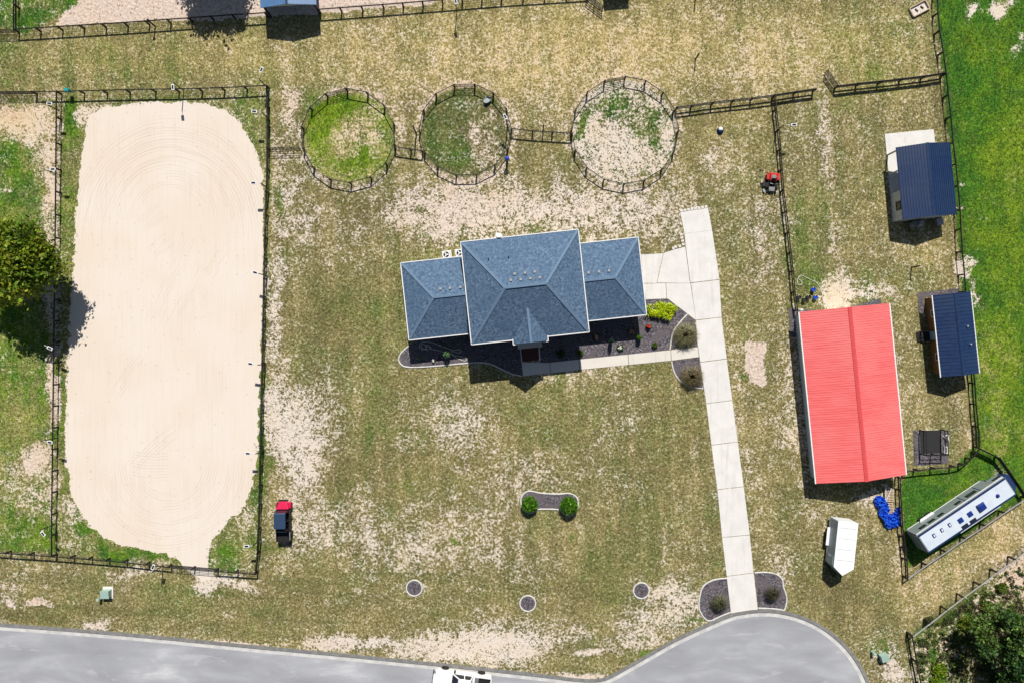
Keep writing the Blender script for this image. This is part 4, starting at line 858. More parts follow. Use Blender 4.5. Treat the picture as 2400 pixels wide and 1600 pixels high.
for s_ in (-1, 1):
    rod((-5.3,s_*.97,2.56),(5.3,s_*.97,2.56),.085,.06).build('roof_rail', M['trblue'], tr); rod((-5.3,s_*1.12,2.30),(5.3,s_*1.12,2.30),.03,.03).build('drip_rail', M['white'], tr)
    for x in (-3.30,-2.45): wheel(tr, x, s_*1.10, .37, .22)
    fd = MB(); fd.prism([(-3.75,s_*1.13),(-2.0,s_*1.13),(-2.15,s_*1.36),(-3.6,s_*1.36)] if s_ < 0 else [(-3.75,s_*1.13),(-3.6,s_*1.36),(-2.15,s_*1.36),(-2.0,s_*1.13)][::-1], .74, .80); fd.build('fender', M['white'], tr)
    for x0, x1, z0, z1 in ((-4.55,-3.75,1.55,2.0),(-3.45,-2.65,1.55,2.0),(-2.25,-1.55,1.55,2.0),(-.1,.6,1.5,1.95),(1.3,2.5,1.4,2.0),(4.4,5.3,1.75,2.1)):
        w_ = MB().box(x0,x1,s_*1.13 if s_>0 else -1.155,1.155 if s_>0 else -1.13,z0,z1).build('window', M['glass'], tr)
    for x in (.85, 2.75): MB().box(x-.035,x+.035,s_*1.13 if s_>0 else -1.15,1.15 if s_>0 else -1.13,.7,2.2).build('door_seam', M['trblue'], tr)
    MB().box(-5.2,3.9,s_*1.13 if s_>0 else -1.16,1.16 if s_>0 else -1.13,.52,.58).build('lower_trim', M['white'], tr)
for x, y in ((-3.95,.2),(-2.98,.22),(-2.03,.22)):
    v_ = MB().box(x-.14,x+.14,y-.2,y+.2,2.60,2.68).build('roof_vent', M['vane'], tr, bevel=.02); MB().box(x-.07,x+.07,y-.11,y+.11,2.68,2.70).build('vent_lid', M['white'], v_)
for x in (-.84, .31): MB().box(x-.26,x+.26,-.27,.24,2.60,2.70).build('roof_hatch', M['vane'], tr, bevel=.03)
MB().hexa([(1.2,-.46,2.6),(2.15,-.42,2.6),(2.15,.32,2.6),(1.2,.36,2.6)],[(1.3,-.38,2.88),(2.0,-.34,2.9),(2.0,.25,2.9),(1.3,.28,2.88)]).build('roof_air_conditioner', M['vane'], tr, bevel=.05)
MB().lathe([(.2,2.60),(.2,2.66),(.14,2.74),(.03,2.78)], (3.68,-.05,0), 16).build('vent_dome', M['vane'], tr)
for x in (-.79, .2): MB().box(x-.36,x+.36,-.90,-.58,2.62,2.66).build('solar_panel', M['solar'], tr)
MB().tube([(-1.4,-1.3,2.2),(3.5,-1.3,2.2)], .07, 8).build('awning', M['white'], tr)
for x in (-1.35,3.45): rod((x,-1.14,2.2),(x,-1.3,2.2),.03,.03).build('awning_bracket', M['white'], tr)
for y in (-.6,.6): MB().box(4.6,4.72,y-.05,y+.05,.0,1.3).build('landing_leg', M['steel'], tr)
MB().box(5.4,5.55,-.07,.07,.75,1.35).build('coupler', M['black'], tr)
MB().box(-5.42,-5.36,-1.0,1.0,.55,2.4).build('rear_door', M['trside'], tr)
# cargo trailer (V nose toward -y)
ct = thing('cargo_trailer', 'small white enclosed cargo trailer with pointed nose below the red barn', 'trailer', G(1958,1261.5), R(-6))
pl = [(-1.02,2.32),(-1.02,-2.3),(-.05,-3.13),(1.02,-2.36),(1.02,2.32)]
MB().prism(pl, .45, 2.34).build('body', M['cside'], ct)
MB().prism([(x*1.015,y*1.008) for x,y in pl], 2.34, 2.40).build('roof', M['cwhite'], ct, bevel=.02)
for y in (1.72,.62,-.48,-1.58): MB().box(-.86,.86,y-.018,y+.018,2.40,2.412).build('roof_seam', M['galv'], ct)
for s_ in (-1,1):
    for y in (.75,-.05): wheel(ct, s_*1.08, y, .35, .2, 'x')
    MB().box(-1.32 if s_<0 else 1.02,-1.02 if s_<0 else 1.32,-.6,1.3,.74,.80).build('fender', M['white'], ct, bevel=.02)
dr_ = MB().box(-1.055,-1.02,-2.2,-1.35,.6,2.1).build('side_door', M['cside'], ct); MB().box(-1.075,-1.055,-1.5,-1.42,1.0,1.5).build('handle', M['white'], dr_)
MB().box(-1.04,-1.02,-2.3,2.3,.46,.54).build('side_trim', M['galv'], ct); MB().box(-.95,.95,2.32,2.37,.5,2.25).build('ramp_door', M['cwhite'], ct)
tg = MB(); tg.tube([(-.75,-2.55,.42),(-.05,-3.9,.42)], .05, 6); tg.tube([(.72,-2.55,.42),(-.05,-3.9,.42)], .05, 6); tg.tube([(-.05,-3.7,0),(-.05,-3.7,.65)], .035, 6); tg.build('tongue', M['black'], ct)
# pickup (x forward)
pk = thing('pickup_truck', 'white crew cab pickup truck parked on the road by the kerb', 'pickup truck', G(1083,1587.5), R(172.4))
def plan(x0, x1, wd, rf, rr): return [(x0,-wd+rr),(x0+rr*.5,-wd),(x1-rf,-wd),(x1-rf*.25,-wd+rf*.55),(x1,-wd+rf*1.5),(x1,wd-rf*1.5),(x1-rf*.25,wd-rf*.55),(x1-rf,wd),(x0+rr*.5,wd),(x0,wd-rr)]
MB().prism(plan(-3.05,3.0,.99,.42,.12), .42, .98).build('lower_body', M['carwhite'], pk, bevel=.05)
hd_ = MB(); hd_.hexa([(.95,-.93,.98),(2.8,-.82,.98),(2.8,.82,.98),(.95,.93,.98)],[(.95,-.88,1.20),(2.72,-.74,1.08),(2.72,.74,1.08),(.95,.88,1.20)]); hd_.build('hood', M['carwhite'], pk, bevel=.05)
cb = MB(); cb.hexa([(-1.22,-.94,.98),(1.1,-.94,.98),(1.1,.94,.98),(-1.22,.94,.98)],[(-1.1,-.90,1.28),(1.02,-.90,1.22),(1.02,.90,1.22),(-1.1,.90,1.28)]); cb.build('cab_side', M['carwhite'], pk)
gh = MB(); gh.hexa([(-1.08,-.88,1.26),(1.0,-.88,1.22),(1.0,.88,1.22),(-1.08,.88,1.26)],[(-.92,-.70,1.80),(.28,-.70,1.82),(.28,.70,1.82),(-.92,.70,1.80)]); gh.build('cab_glass', M['glass'], pk)
MB().hexa([(-1.0,-.74,1.79),(.36,-.74,1.80),(.36,.74,1.80),(-1.0,.74,1.79)],[(-.92,-.66,1.87),(.26,-.66,1.88),(.26,.66,1.88),(-.92,.66,1.87)]).build('roof', M['carwhite'], pk, bevel=.03)
for s_ in (-1,1):
    for a, b in (((1.02,s_*.885,1.22),(.30,s_*.71,1.81)),((-.25,s_*.89,1.24),(-.3,s_*.71,1.81)),((-1.09,s_*.89,1.26),(-.93,s_*.71,1.80))): rod(a, b, .05, .05).build('pillar', M['carwhite'], pk)
    wheel(pk, 1.88, s_*.93, .41, .28); wheel(pk, -1.95, s_*.93, .41, .28)
    mi = MB().box(.72,.90,s_*.98 if s_>0 else -1.26,1.26 if s_>0 else -.98,1.12,1.32).build('mirror', M['black'], pk, bevel=.03)
    MB().box(2.72,2.93,s_*.55 if s_>0 else -.80,.80 if s_>0 else -.55,.80,1.0).build('headlight', M['grey'], pk)
    MB().box(-3.02,-1.26,s_*.80 if s_>0 else -.97,.97 if s_>0 else -.80,.98,1.26).build('bed_wall', M['carwhite'], pk, bevel=.03)
    for x in (.1,-.9): MB().box(x-.1,x+.1,s_*.945 if s_>0 else -.97,.97 if s_>0 else -.945,1.08,1.12).build('door_handle', M['black'], pk)
MB().box(-3.07,-2.98,-.78,.78,.98,1.26).build('tailgate', M['carwhite'], pk); MB().box(-1.34,-1.26,-.8,.8,.98,1.28).build('bed_front', M['carwhite'], pk)
MB().box(-2.97,-1.35,-.79,.79,.98,1.0).build('bed_floor', M['black'], pk); MB().box(-1.75,-1.36,-.79,.79,1.0,1.27).build('tool_box', M['steel'], pk, bevel=.02)
MB().box(3.0,3.08,-.75,.75,.45,.68).build('bumper', M['black'], pk)
ty = thing('feed_sack', 'round tan sack lying in the bed of the white pickup', 'sack', G(1117.5,1594,1.0)); MB().lathe([(.16,0),(.30,.08),(.31,.2),(.2,.3),(.05,.33)], n=14).build('bag', M['wood'], ty); MB().lathe([(.06,.32),(.03,.37),(.07,.42)], n=8).build('neck', M['wood'], ty)
# side by side buggy (y forward)
ut = thing('utility_buggy', 'red nosed utility buggy with dark canopy parked right of the arena fence', 'utility vehicle', G(669,1215), R(1))
MB().hexa([(-.66,1.25,.55),(.66,1.25,.55),(.42,2.05,.5),(-.42,2.05,.5)],[(-.66,1.22,1.0),(.66,1.22,1.0),(.40,1.98,.78),(-.40,1.98,.78)]).build('hood', M['crimson'], ut, bevel=.06)
MB().box(-.70,.70,-2.1,1.24,.35,.62).build('chassis', M['black'], ut); MB().box(-.5,.5,2.0,2.12,.4,.7).build('front_bumper', M['black'], ut)
for s_ in (-1,1):
    wheel(ut, s_*.66, 1.52, .34, .26, 'x', M['grey']); wheel(ut, s_*.66, -1.45, .34, .26, 'x', M['grey'])
    MB().hexa([(s_*.55-.14,1.25,.66),(s_*.55+.2*s_+.1,1.25,.66),(s_*.55+.2*s_+.1,1.95,.66),(s_*.55-.1,1.95,.66)],[(s_*.55-.1,1.3,.74),(s_*.55+.2*s_+.06,1.3,.74),(s_*.55+.2*s_+.06,1.85,.72),(s_*.55-.06,1.85,.72)]).build('front_mudguard', M['crimson'], ut)
    rod((s_*.68,1.1,.95),(s_*.56,.95,1.86),.03,.03).build('roll_bar', M['black'], ut); rod((s_*.68,-.95,.95),(s_*.56,-.75,1.86),.03,.03).build('roll_bar', M['black'], ut); rod((s_*.70,.1,.6),(s_*.58,.1,1.86),.025,.025).build('roll_bar', M['black'], ut)
    MB().box(s_*.70-.03,s_*.70+.03,-.95,1.15,.62,.95).build('side_panel', M['black'], ut); MB().box(s_*.84-.08,s_*.84+.08,1.0,1.08,1.15,1.3).build('mirror', M['black'], ut)
    rod((s_*.74,-2.0,.95),(s_*.74,-1.15,.95),.025,.025).build('bed_rail', M['galv'], ut)
MB().hexa([(-.62,-.62,1.88),(.62,-.62,1.88),(.62,1.08,1.90),(-.62,1.08,1.90)],[(-.56,-.56,1.96),(.56,-.56,1.96),(.56,1.0,1.98),(-.56,1.0,1.98)]).build('canopy', M['utvroof'], ut, bevel=.04)
MB().add([(-.62,1.16,1.0),(.62,1.16,1.0),(.55,1.02,1.84),(-.55,1.02,1.84)],[(0,1,2,3)]).build('windscreen', M['glass'], ut)
for y in (.35,-.6): st = MB().box(-.58,.58,y-.25,y+.25,.62,.85).build('seat', M['rubber'], ut, bevel=.05); MB().box(-.58,.58,y-.33,y-.22,.85,1.3).build('seat_back', M['rubber'], st, bevel=.03)
bx_ = MB(); bx_.box(-.7,.7,-2.15,-1.02,.66,.72); bx_.box(-.7,-.64,-2.15,-1.02,.72,.98); bx_.box(.64,.7,-2.15,-1.02,.72,.98); bx_.box(-.64,.64,-2.15,-2.09,.72,.98); bx_.box(-.64,.64,-1.08,-1.02,.72,1.05); bx_.build('cargo_bed', M['black'], ut)
MB().box(-.5,.5,-1.12,-1.05,1.06,1.12).build('bed_grab_bar', M['galv'], ut)
# zero turn mower (faces -y)
mw = thing('ride_on_mower', 'red zero turn ride on mower with black seat beside the fence', 'mower', G(1807,431), R(-4))
MB().hexa([(-.66,-.55,.12),(.66,-.55,.12),(.70,.35,.12),(-.70,.35,.12)],[(-.62,-.5,.32),(.62,-.5,.32),(.66,.3,.32),(-.66,.3,.32)]).build('cutting_deck', M['black'], mw, bevel=.04)
MB().box(-.34,.34,.15,.98,.35,.72).build('engine_cover', M['red'], mw, bevel=.05); MB().box(-.20,.20,.38,.74,.72,.80).build('engine', M['grey'], mw, bevel=.03); MB().box(-.62,.62,.92,1.02,.3,.55).build('rear_guard', M['red'], mw)
for s_ in (-1,1):
    wheel(mw, s_*.55, .55, .28, .26, 'x', M['red']); wheel(mw, s_*.45, -.95, .15, .12, 'x', M['red'])
    MB().box(s_*.55-.15,s_*.55+.15,.28,.85,.57,.64).build('fender', M['red'], mw, bevel=.03); rod((s_*.45,-.95,.32),(s_*.35,-.4,.38),.04,.03).build('caster_arm', M['black'], mw)
    MB().tube([(s_*.42,.0,.5),(s_*.42,-.18,.95),(s_*.10,-.26,1.0)], .02, 6).build('control_lever', M['steel'], mw)
s_ = MB().box(-.26,.26,-.2,.28,.5,.66).build('seat', M['rubber'], mw, bevel=.06); MB().box(-.26,.26,.24,.36,.64,1.08).build('seat_back', M['rubber'], s_, bevel=.05)
MB().tube([(-.36,.42,.6),(-.36,.42,1.25),(.36,.42,1.25),(.36,.42,.6)], .03, 6).build('roll_bar', M['steel'], mw); MB().box(-.3,.3,-.85,-.4,.34,.38).build('foot_plate', M['grey'], mw)
MB().hexa([(-1.0,-.4,.14),(-.66,-.4,.14),(-.66,.1,.14),(-1.0,.1,.14)],[(-.98,-.38,.22),(-.66,-.4,.32),(-.66,.1,.32),(-.98,.08,.22)]).build('discharge_chute', M['black'], mw)
tm = thing('string_trimmer', 'thin string trimmer lying in the grass left of the red mower', 'trimmer', G(1783,415), R(0))
MB().tube([(0,.65,.06),(.03,-.3,.12)], .02, 6).build('shaft', M['galv'], tm); MB().cbox((.05,-.5,.02), .26, .38, .2).build('motor', M['wood'], tm, bevel=.05); MB().lathe([(.03,.03),(.13,.03),(.13,.08)], (-.02,.68,0), 10).build('cutting_head', M['black'], tm); MB().tube([(-.12,.05,.06),(.0,.0,.2),(.14,.05,.1)], .02, 5).build('handle', M['black'], tm)
jc = thing('fuel_can', 'small pale can lying by the trimmer and red mower', 'can', G(1789,448)); MB().cbox((0,0,0), .22, .34, .26, .3).build('can', M['cside'], jc, bevel=.04); MB().lathe([(.03,.26),(.03,.33)], (0,.08,0), 8).build('spout', M['black'], jc)

# ---------------------------------------------------------------- small things about the yard
def cabinet(px, py, label, rz, pad=True, sc_=1.0):
    t_ = thing('transformer_box', label, 'utility box', G(px, py), rz)
    if pad: MB().box(-.55,.55,-.62,.62,0,.1).build('pad', M['conc'], t_)
    MB().hexa([(-.42*sc_,-.42*sc_,.1),(.42*sc_,-.42*sc_,.1),(.42*sc_,.38*sc_,.1),(-.42*sc_,.38*sc_,.1)],[(-.42*sc_,-.42*sc_,.62),(.42*sc_,-.42*sc_,.62),(.42*sc_,.36*sc_,.78),(-.42*sc_,.36*sc_,.78)]).build('cabinet', M['green_box'], t_, bevel=.02)
    MB().hexa([(-.44*sc_,-.45*sc_,.62),(.44*sc_,-.45*sc_,.62),(.44*sc_,.40*sc_,.79),(-.44*sc_,.40*sc_,.79)],[(-.44*sc_,-.45*sc_,.66),(.44*sc_,-.45*sc_,.66),(.44*sc_,.40*sc_,.83),(-.44*sc_,.40*sc_,.83)]).build('lid', M['green_box'], t_)
cabinet(254, 1387, 'pale green transformer box on a concrete pad above the road', 0); cabinet(2067, 1535, 'pale green transformer box right of the cul de sac', R(20), False, .9)
def pedestal(px, py, label, rz=0):
    t_ = thing('cable_pedestal', label, 'pedestal', G(px, py), rz); MB().box(-.11,.11,-.11,.11,0,.7).build('case', M['green_box'], t_, bevel=.02); MB().box(-.13,.13,-.13,.13,.7,.8).build('cap', M['green_box'], t_, bevel=.03)
pedestal(238, 1399, 'slim cable pedestal left of the padded transformer box', .4); pedestal(2043, 1525, 'slim cable pedestal beside the transformer right of the cul de sac', .6)
def bucket(px, py, mat, label, fill=True):
    t_ = thing('bucket', label, 'bucket', G(px, py)); MB().lathe([(.17,0),(.215,.42),(.23,.42),(.23,.45),(.205,.45),(.165,.04)], n=18).build('pail', mat, t_)
    MB().tube([(-.22,0,.42),(-.15,.16,.44),(0,.22,.45),(.15,.16,.44),(.22,0,.42)], .008, 5).build('bail_handle', M['steel'], t_)
    if fill: MB().lathe([(.195,.36),(.01,.362)], n=16).build('contents', M['bluep'] if mat is M['bluep'] else M['rubber'], t_)
bucket(1903, 679, M['bluep'], 'upper of two blue buckets near the barn'); bucket(1908, 697.5, M['bluep'], 'lower of two blue buckets near the barn')
bucket(1869, 697, M['black'], 'black bucket nearest the fence above the barn'); bucket(1882, 703, M['black'], 'lowest of three black buckets above the barn'); bucket(1892, 697, M['black'], 'black bucket next to the blue buckets above the barn')
def hose(name, pts, label, r=.028, closed=False):
    p = smooth_poly(pts, 3, False); P_ = [G(*q_, .045 + .01*math.sin(i*.7)) for i, q_ in enumerate(p)]
    t_ = thing('garden_hose', label, 'hose', P_[0]); MB().tube([q_-P_[0] for q_ in P_], r, 6).build('tubing', M['hose'], t_)
    e = P_[-1]-P_[0]; d = (P_[-1]-P_[-2]).normalized(); MB().tube([e, e+d*.18], [.035,.02], 6).build('nozzle', M['steel'], t_)
hose('h', [(1933,723),(1929,705),(1927,690),(1922,675),(1914,662),(1900,656),(1886,649),(1880,645),(1874,646),(1870,652),(1868,662),(1871,668),(1877,668),(1880,663),(1877,658),(1872,655)], 'pale garden hose curling from the barn past the buckets')
zz = lambda x, y: (920+x*.2976, 740+y*.2976)
hose('h2', [zz(*p) for p in ((380,235),(330,215),(270,205),(225,208),(208,235),(220,262),(250,270),(275,250),(260,225),(230,222),(222,245),(250,262),(290,265),(308,250),(290,240),(262,250),(255,235),(285,228),(300,262),(360,272),(420,290),(470,310),(530,318),(575,328),(585,345),(570,357),(540,345),(500,330),(470,300),(465,275),(490,268),(530,265),(545,278),(530,292),(490,288),(470,270),(420,250),(370,235))], 'long pale hose lying in loose coils on the mulch left of the entrance', .024)
# pallets, pipes and tarp
pa = lambda x, y: (2040+x*.0765, 1120+y*.0765)
def pallet(px, py, rz, n, wd, ln, z, label):
    t_ = thing('pallet', label, 'pallet', G(px, py, z), rz)
    for x in (-wd*.42, 0, wd*.42): MB().box(x-.03,x+.03,-ln/2,ln/2,0,.09).build('runner', M['rawwood'], t_)
    me = MB().box(-wd/2,wd/2,-.05,.05,0,.022).mesh('slat', M['rawwood'])
    for k in range(n): link('slat', me, t_, (rnd.uniform(-.02,.02), -ln/2+.05+(ln-.1)*k/(n-1), .092), rnd.uniform(-.03,.03))
pallet(2083, 1158, R(2), 9, 1.0, 1.45, 0.02, 'upper of two wooden pallets beside the blue tarp'); pallet(2083, 1190, R(8), 7, .9, 1.15, .05, 'lower wooden pallet half wrapped by the blue tarp')
tp = [pa(*p) for p in ((60,660),(110,790),(200,900),(220,1110),(370,1300),(390,1430),(500,1510),(710,1480),(860,1390),(880,1100),(840,800),(760,860),(690,1010),(590,1080),(560,1000),(520,770),(450,720),(360,560),(200,500),(90,590))]
def tarp(poly, label):
    xs = [p[0] for p in poly]; ys = [p[1] for p in poly]; c = G(sum(xs)/len(xs), sum(ys)/len(ys)); st = .55
    X, Y = np.meshgrid(np.arange(min(xs)-1, max(xs)+1, st), np.arange(min(ys)-1, max(ys)+1, st)); ins = inpoly(X, Y, poly)
    Z = (1-2*np.abs(vnoise(X*.10+Y*.05, Y*.22-X*.1, 1., 31)-.5))**2*.34 + (1-2*np.abs(vnoise(X*.34+Y*.2, Y*.16-X*.2, 1., 32)-.5))**3*.26 + (1-2*np.abs(vnoise(X*.2-Y*.5, Y*.2+X*.3, 1., 34)-.5))**4*.12 + .04
    v_ = []; ix = {}; fs = []; jx = (vnoise(X, Y, .5, 41)-.5)*1.2
    for i in range(X.shape[0]-1):
        for j in range(X.shape[1]-1):
            if ins[i,j] and ins[i+1,j] and ins[i,j+1] and ins[i+1,j+1]:
                f = []
                for a, b in ((i,j),(i+1,j),(i+1,j+1),(i,j+1)):
                    if (a,b) not in ix:
                        ix[(a,b)] = len(v_); p = G(X[a,b]+jx[a,b], Y[a,b]+jx[b%jx.shape[0],a%jx.shape[1]]); v_.append((p.x-c.x, p.y-c.y, float(Z[a,b])))
                    f.append(ix[(a,b)])
                fs.append(tuple(f))
    t_ = thing('tarpaulin', label, 'tarp', c); o = MB().add(v_, fs).build('sheet', M['tarp'], t_)
    s_ = o.modifiers.new('t', 'SOLIDIFY'); s_.thickness = .01
    MB().tube([Vector(v_[0])+Vector((0,0,.02)), Vector(v_[0])+Vector((-.25,.2,-Vector(v_[0]).z+.02))], .012, 5).build('tie_rope', M['white'], t_)
tarp(tp, 'crumpled bright blue tarp spilling round the pallets by the fence')
def pipe_(pts, r, label):
    P_ = [G(*pa(x, y), z) for x, y, z in pts]; t_ = thing('white_pipe', label, 'pipe', P_[0]); MB().tube([p-P_[0] for p in P_], r, 7).build('tubing', M['white'], t_); d = P_[-1]-P_[0]
    MB().tube([d*.985, d*1.02], r*1.25, 7).build('coupling', M['white'], t_)
pipe_([(400,150,.5),(425,640,.25)], .045, 'thick white pipe lying up from the blue tarp'); pipe_([(590,300,.35),(410,760,.2)], .04, 'white pipe slanting across the edge of the upper pallet'); pipe_([(300,150,.45),(590,300,.38)], .025, 'thin white pipe crossing above the pallets'); pipe_([(320,460,.12),(330,560,.1)], .035, 'short white pipe stub at the top of the tarp'); pipe_([(350,420,.12),(350,690,.14)], .022, 'thin upright white pipe against the tarp')
# wash rack
wr = thing('wash_rack', 'black pipe horse wash rack with rubber mats on a square gravel pad', 'wash rack', G(2180, 1040), R(1.5))
MB().box(-1.05,1.15,-.95,1.45,.03,.055).build('rubber_mat', M['rubber'], wr)
for x in (-1.1, 1.15):
    for y in (-1.0, 1.5): MB().box(x-.05,x+.05,y-.05,y+.05,0,1.25).build('post', M['black'], wr)
    for z in (1.2,.75): MB().tube([(x,-1.0,z),(x,1.5,z)], .045, 6).build('side_rail', M['black'], wr)
MB().tube([(-1.1,-1.0,1.2),(1.15,-1.0,1.2)], .05, 6).build('end_rail', M['black'], wr); MB().tube([(-1.1,-1.0,.75),(1.15,-1.0,.75)], .04, 6).build('end_rail', M['black'], wr)
MB().box(-.05,.05,-1.05,-.95,0,1.25).build('post', M['black'], wr)
wb = thing('folding_stool', 'white folding stool beside the right rail of the wash rack', 'stool', G(2214, 1024)); b_ = MB(); 
for a, b in (((-.3,.2,.0),(.2,-.25,.45)),((.2,.25,0),(-.25,.2,.45)),((.22,.3,.02),(.2,-.3,.45)),((-.25,.2,.45),(.2,.25,.45))): b_.tube([a,b], .025, 5)
b_.build('frame', M['white'], wb); MB().cbox((.08,.0,.44), .18, .3, .03).build('seat', M['white'], wb)
wf = thing('picture_frame', 'small white rectangular frame propped by the wash rack corner', 'frame', G(2213, 1053)); b_ = MB(); b_.box(-.16,.16,-.36,-.31,.3,.34); b_.box(-.16,.16,.31,.36,.3,.34); b_.build('rail', M['white'], wf)
for s_ in (-1,1): MB().box(s_*.13-.03,s_*.13+.03,-.31,.31,.3,.34).build('rail', M['white'], wf)
for s_ in (-1,1): MB().box(-.1,.1,s_*.34-.02,s_*.34+.02,.0,.3).build('leg', M['white'], wf)
# raised bed, trough, cap, feeder, box on fence
rb = thing('raised_bed', 'empty weathered wooden raised bed frame near the top right fence', 'raised bed', G(2153, 22), R(28))
for y in (-.5,.5): MB().box(-.95,.95,y-.05,y+.05,0,.25).build('board', M['wood'], rb)
for x in (-.95,.95): MB().box(x-.06,x+.06,-.45,.45,0,.24).build('board', M['wood'], rb)
MB().box(-.89,.89,-.45,.45,0,.05).build('soil', M['paver'], rb); 
for x in (-.3,.35): MB().cbox((x,0,.05), .06, .4, .14, .4).build('stake', M['brown'], rb)
wt = thing('water_trough', 'grey oval water tub inside the middle round pen', 'trough', G(1142, 237), R(35)); o = MB().lathe([(.30,0),(.34,.35),(.37,.36),(.36,.40),(.32,.40),(.30,.06)], n=22).build('tub', M['grey'], wt); o.scale = (1.25,.85,1); o = MB().lathe([(.32,.33),(.01,.331)], n=22).build('water', M['trside'], wt); o.scale = (1.25,.85,1)
dm = thing('plastic_dome', 'small navy and white plastic dome sitting alone right of the right pen', 'dome', G(1687.5, 307)); MB().lathe([(.36,0),(.35,.14),(.27,.3),(.12,.38),(.02,.4)], n=18).build('shell', M['trblue'], dm); o = MB().lathe([(.25,.27),(.2,.37),(.08,.42),(.02,.43)], (.0,.10,.0), 14).build('white_lid', M['white'], dm)
fe = thing('post_feeder', 'dark upright feeder with round blue top at the lower right of the middle pen', 'feeder', G(1188.5, 379)); MB().lathe([(.16,0),(.14,.1),(.11,.9),(.15,1.1)], n=14).build('stand', M['black'], fe); MB().lathe([(.12,1.08),(.23,1.18),(.25,1.32),(.19,1.46),(.06,1.52),(.01,1.53)], n=18).build('blue_cap', M['bluep'], fe, smooth=True)
tb = thing('storage_box', 'small teal box hung on the arena top fence', 'box', G(170.5, 219, .55)); MB().box(-.2,.2,-.14,.14,0,.5).build('case', M['teal'], tb, bevel=.03); MB().box(-.22,.22,-.16,.16,.5,.56).build('lid', M['teal'], tb, bevel=.02)
sp_ = thing('barn_spigot', 'small white capped tank at the top left corner of the barn', 'tank', G(1872, 728)); MB().lathe([(.16,0),(.18,.1),(.18,.8),(.1,.95),(.02,1.0)], n=16).build('tank', M['white'], sp_, smooth=True); MB().lathe([(.05,.97),(.05,1.08)], n=8).build('valve', M['steel'], sp_)

# ---------------------------------------------------------------- foliage
def cards(P_, size, aspect=1.6, flat=0.0, up=None):
    n = len(P_); N = rng.normal(size=(n,3)); N[:,2] = np.abs(N[:,2]) + flat
    N /= np.linalg.norm(N, axis=1)[:,None]; A = np.cross(N, rng.normal(size=(n,3))); A /= np.linalg.norm(A, axis=1)[:,None]; Bv = np.cross(N, A)
    s_ = (size*rng.uniform(.6,1.3,n))[:,None]; A = A*s_*aspect; Bv = Bv*s_
    return np.stack([P_-A, P_+Bv*.9, P_+A, P_-Bv*.9], 1)
def jitter(c, n, amt=.35): 
    b = np.array(c, np.float32)[None,:]*np.exp(rng.normal(0, amt, n))[:,None]
    return np.clip(b*np.exp(rng.normal(0, .1, (n,3))), 0, .9)
def blades(n, r0, L, h, droop, wd, c1, c2):
    """arching grass blades out of a clump centre, each two quads long"""
    a = rng.uniform(0, 2*np.pi, n); b0 = rng.uniform(0, r0, n); Lr = L*rng.uniform(.55,1.1,n); hh = h*rng.uniform(.6,1.1,n)
    d = np.stack([np.cos(a), np.sin(a), 0*a], 1); u = np.stack([-np.sin(a), np.cos(a), 0*a], 1)*wd
    p0 = d*b0[:,None]; p1 = d*(b0+Lr*.45)[:,None]+np.array([0,0,1])*hh[:,None]; p2 = d*(b0+Lr)[:,None]+np.array([0,0,1])*(hh*(1-droop))[:,None]
    q1 = np.stack([p0-u,p0+u,p1+u*.8,p1-u*.8],1); q2 = np.stack([p1-u*.8,p1+u*.8,p2+u*.1,p2-u*.1],1)
    cc = jitter(c1, n, .3); m_ = rng.random(n) < .45; cc[m_] = jitter(c2, int(m_.sum()), .3)
    return np.concatenate([q1,q2]), np.concatenate([cc,cc])
def tree(px, py, label, hc, rx, rz_, n_cl, n_leaf, size, c1, c2, th=.16, squash=1.0, off=(0,0), lean=0):
    t_ = thing('tree', label, 'tree', G(px, py)); b = MB(); top = hc*.8
    b.tube([(0,0,-.1),(.05,.02,top*.5),(off[0]*.6,off[1]*.6,top)], [th,th*.8,th*.5], 8); b.build('trunk', M['bark'], t_)
    cl = []
    for k in range(n_cl):
        v = rng.normal(size=3); v /= np.linalg.norm(v); r_ = rng.uniform(.45,1.0)**.6
        cl.append([off[0]+v[0]*rx*r_, off[1]+v[1]*rx*squash*r_, hc+v[2]*rz_*r_])
    cl = np.array(cl)
    for k in range(9):
        c = cl[k*len(cl)//9]; MB().tube([(off[0]*.4,off[1]*.4,top*.55),(c[0]*.5,c[1]*.5,(top*.6+c[2])/2),tuple(c)], [th*.45,th*.28,.02], 5).build('limb', M['bark'], t_)
    per = n_leaf//n_cl; P_ = (cl[:,None,:] + rng.normal(0, 1, (n_cl,per,3))*np.array([.42,.42,.30])*rx*.36*rng.uniform(.6,1.25,(n_cl,1,1))).reshape(-1,3)
    hue = np.repeat(rng.random(n_cl), per); cc = jitter(c1, len(P_), .35); m_ = hue > .55; cc[m_] = jitter(c2, int(m_.sum()), .35)
    mesh_np('crown', cards(P_, size, 1.5), 4, M['leaf'], cc, t_)
tree(112, 622, 'big dark green leafy tree overhanging the left edge of the arena', 5.8, 4.2, 1.9, 52, 24000, .15, (.105,.17,.016), (.22,.28,.02), .24, .84)
tree(2284, 1446, 'loose green tree in the lower right corner with its trunk by the fence', 4.4, 2.6, 1.6, 30, 3600, .12, (.05,.11,.025), (.10,.17,.035), .14, 1.15)
tree(2345, 1488, 'darker green tree at the lower right edge of the photo', 4.2, 2.6, 1.6, 34, 5000, .12, (.035,.09,.025), (.075,.145,.035), .13)
tree(2345, 1580, 'lowest tree in the bottom right corner', 3.4, 2.4, 1.5, 30, 3800, .12, (.05,.11,.025), (.11,.17,.04), .12)
tree(520, -105, 'off frame tree above the dirt paddock seen only by its shadow', 5.8, 3.2, 1.8, 60, 15000, .13, (.04,.085,.01), (.10,.15,.015), .2)
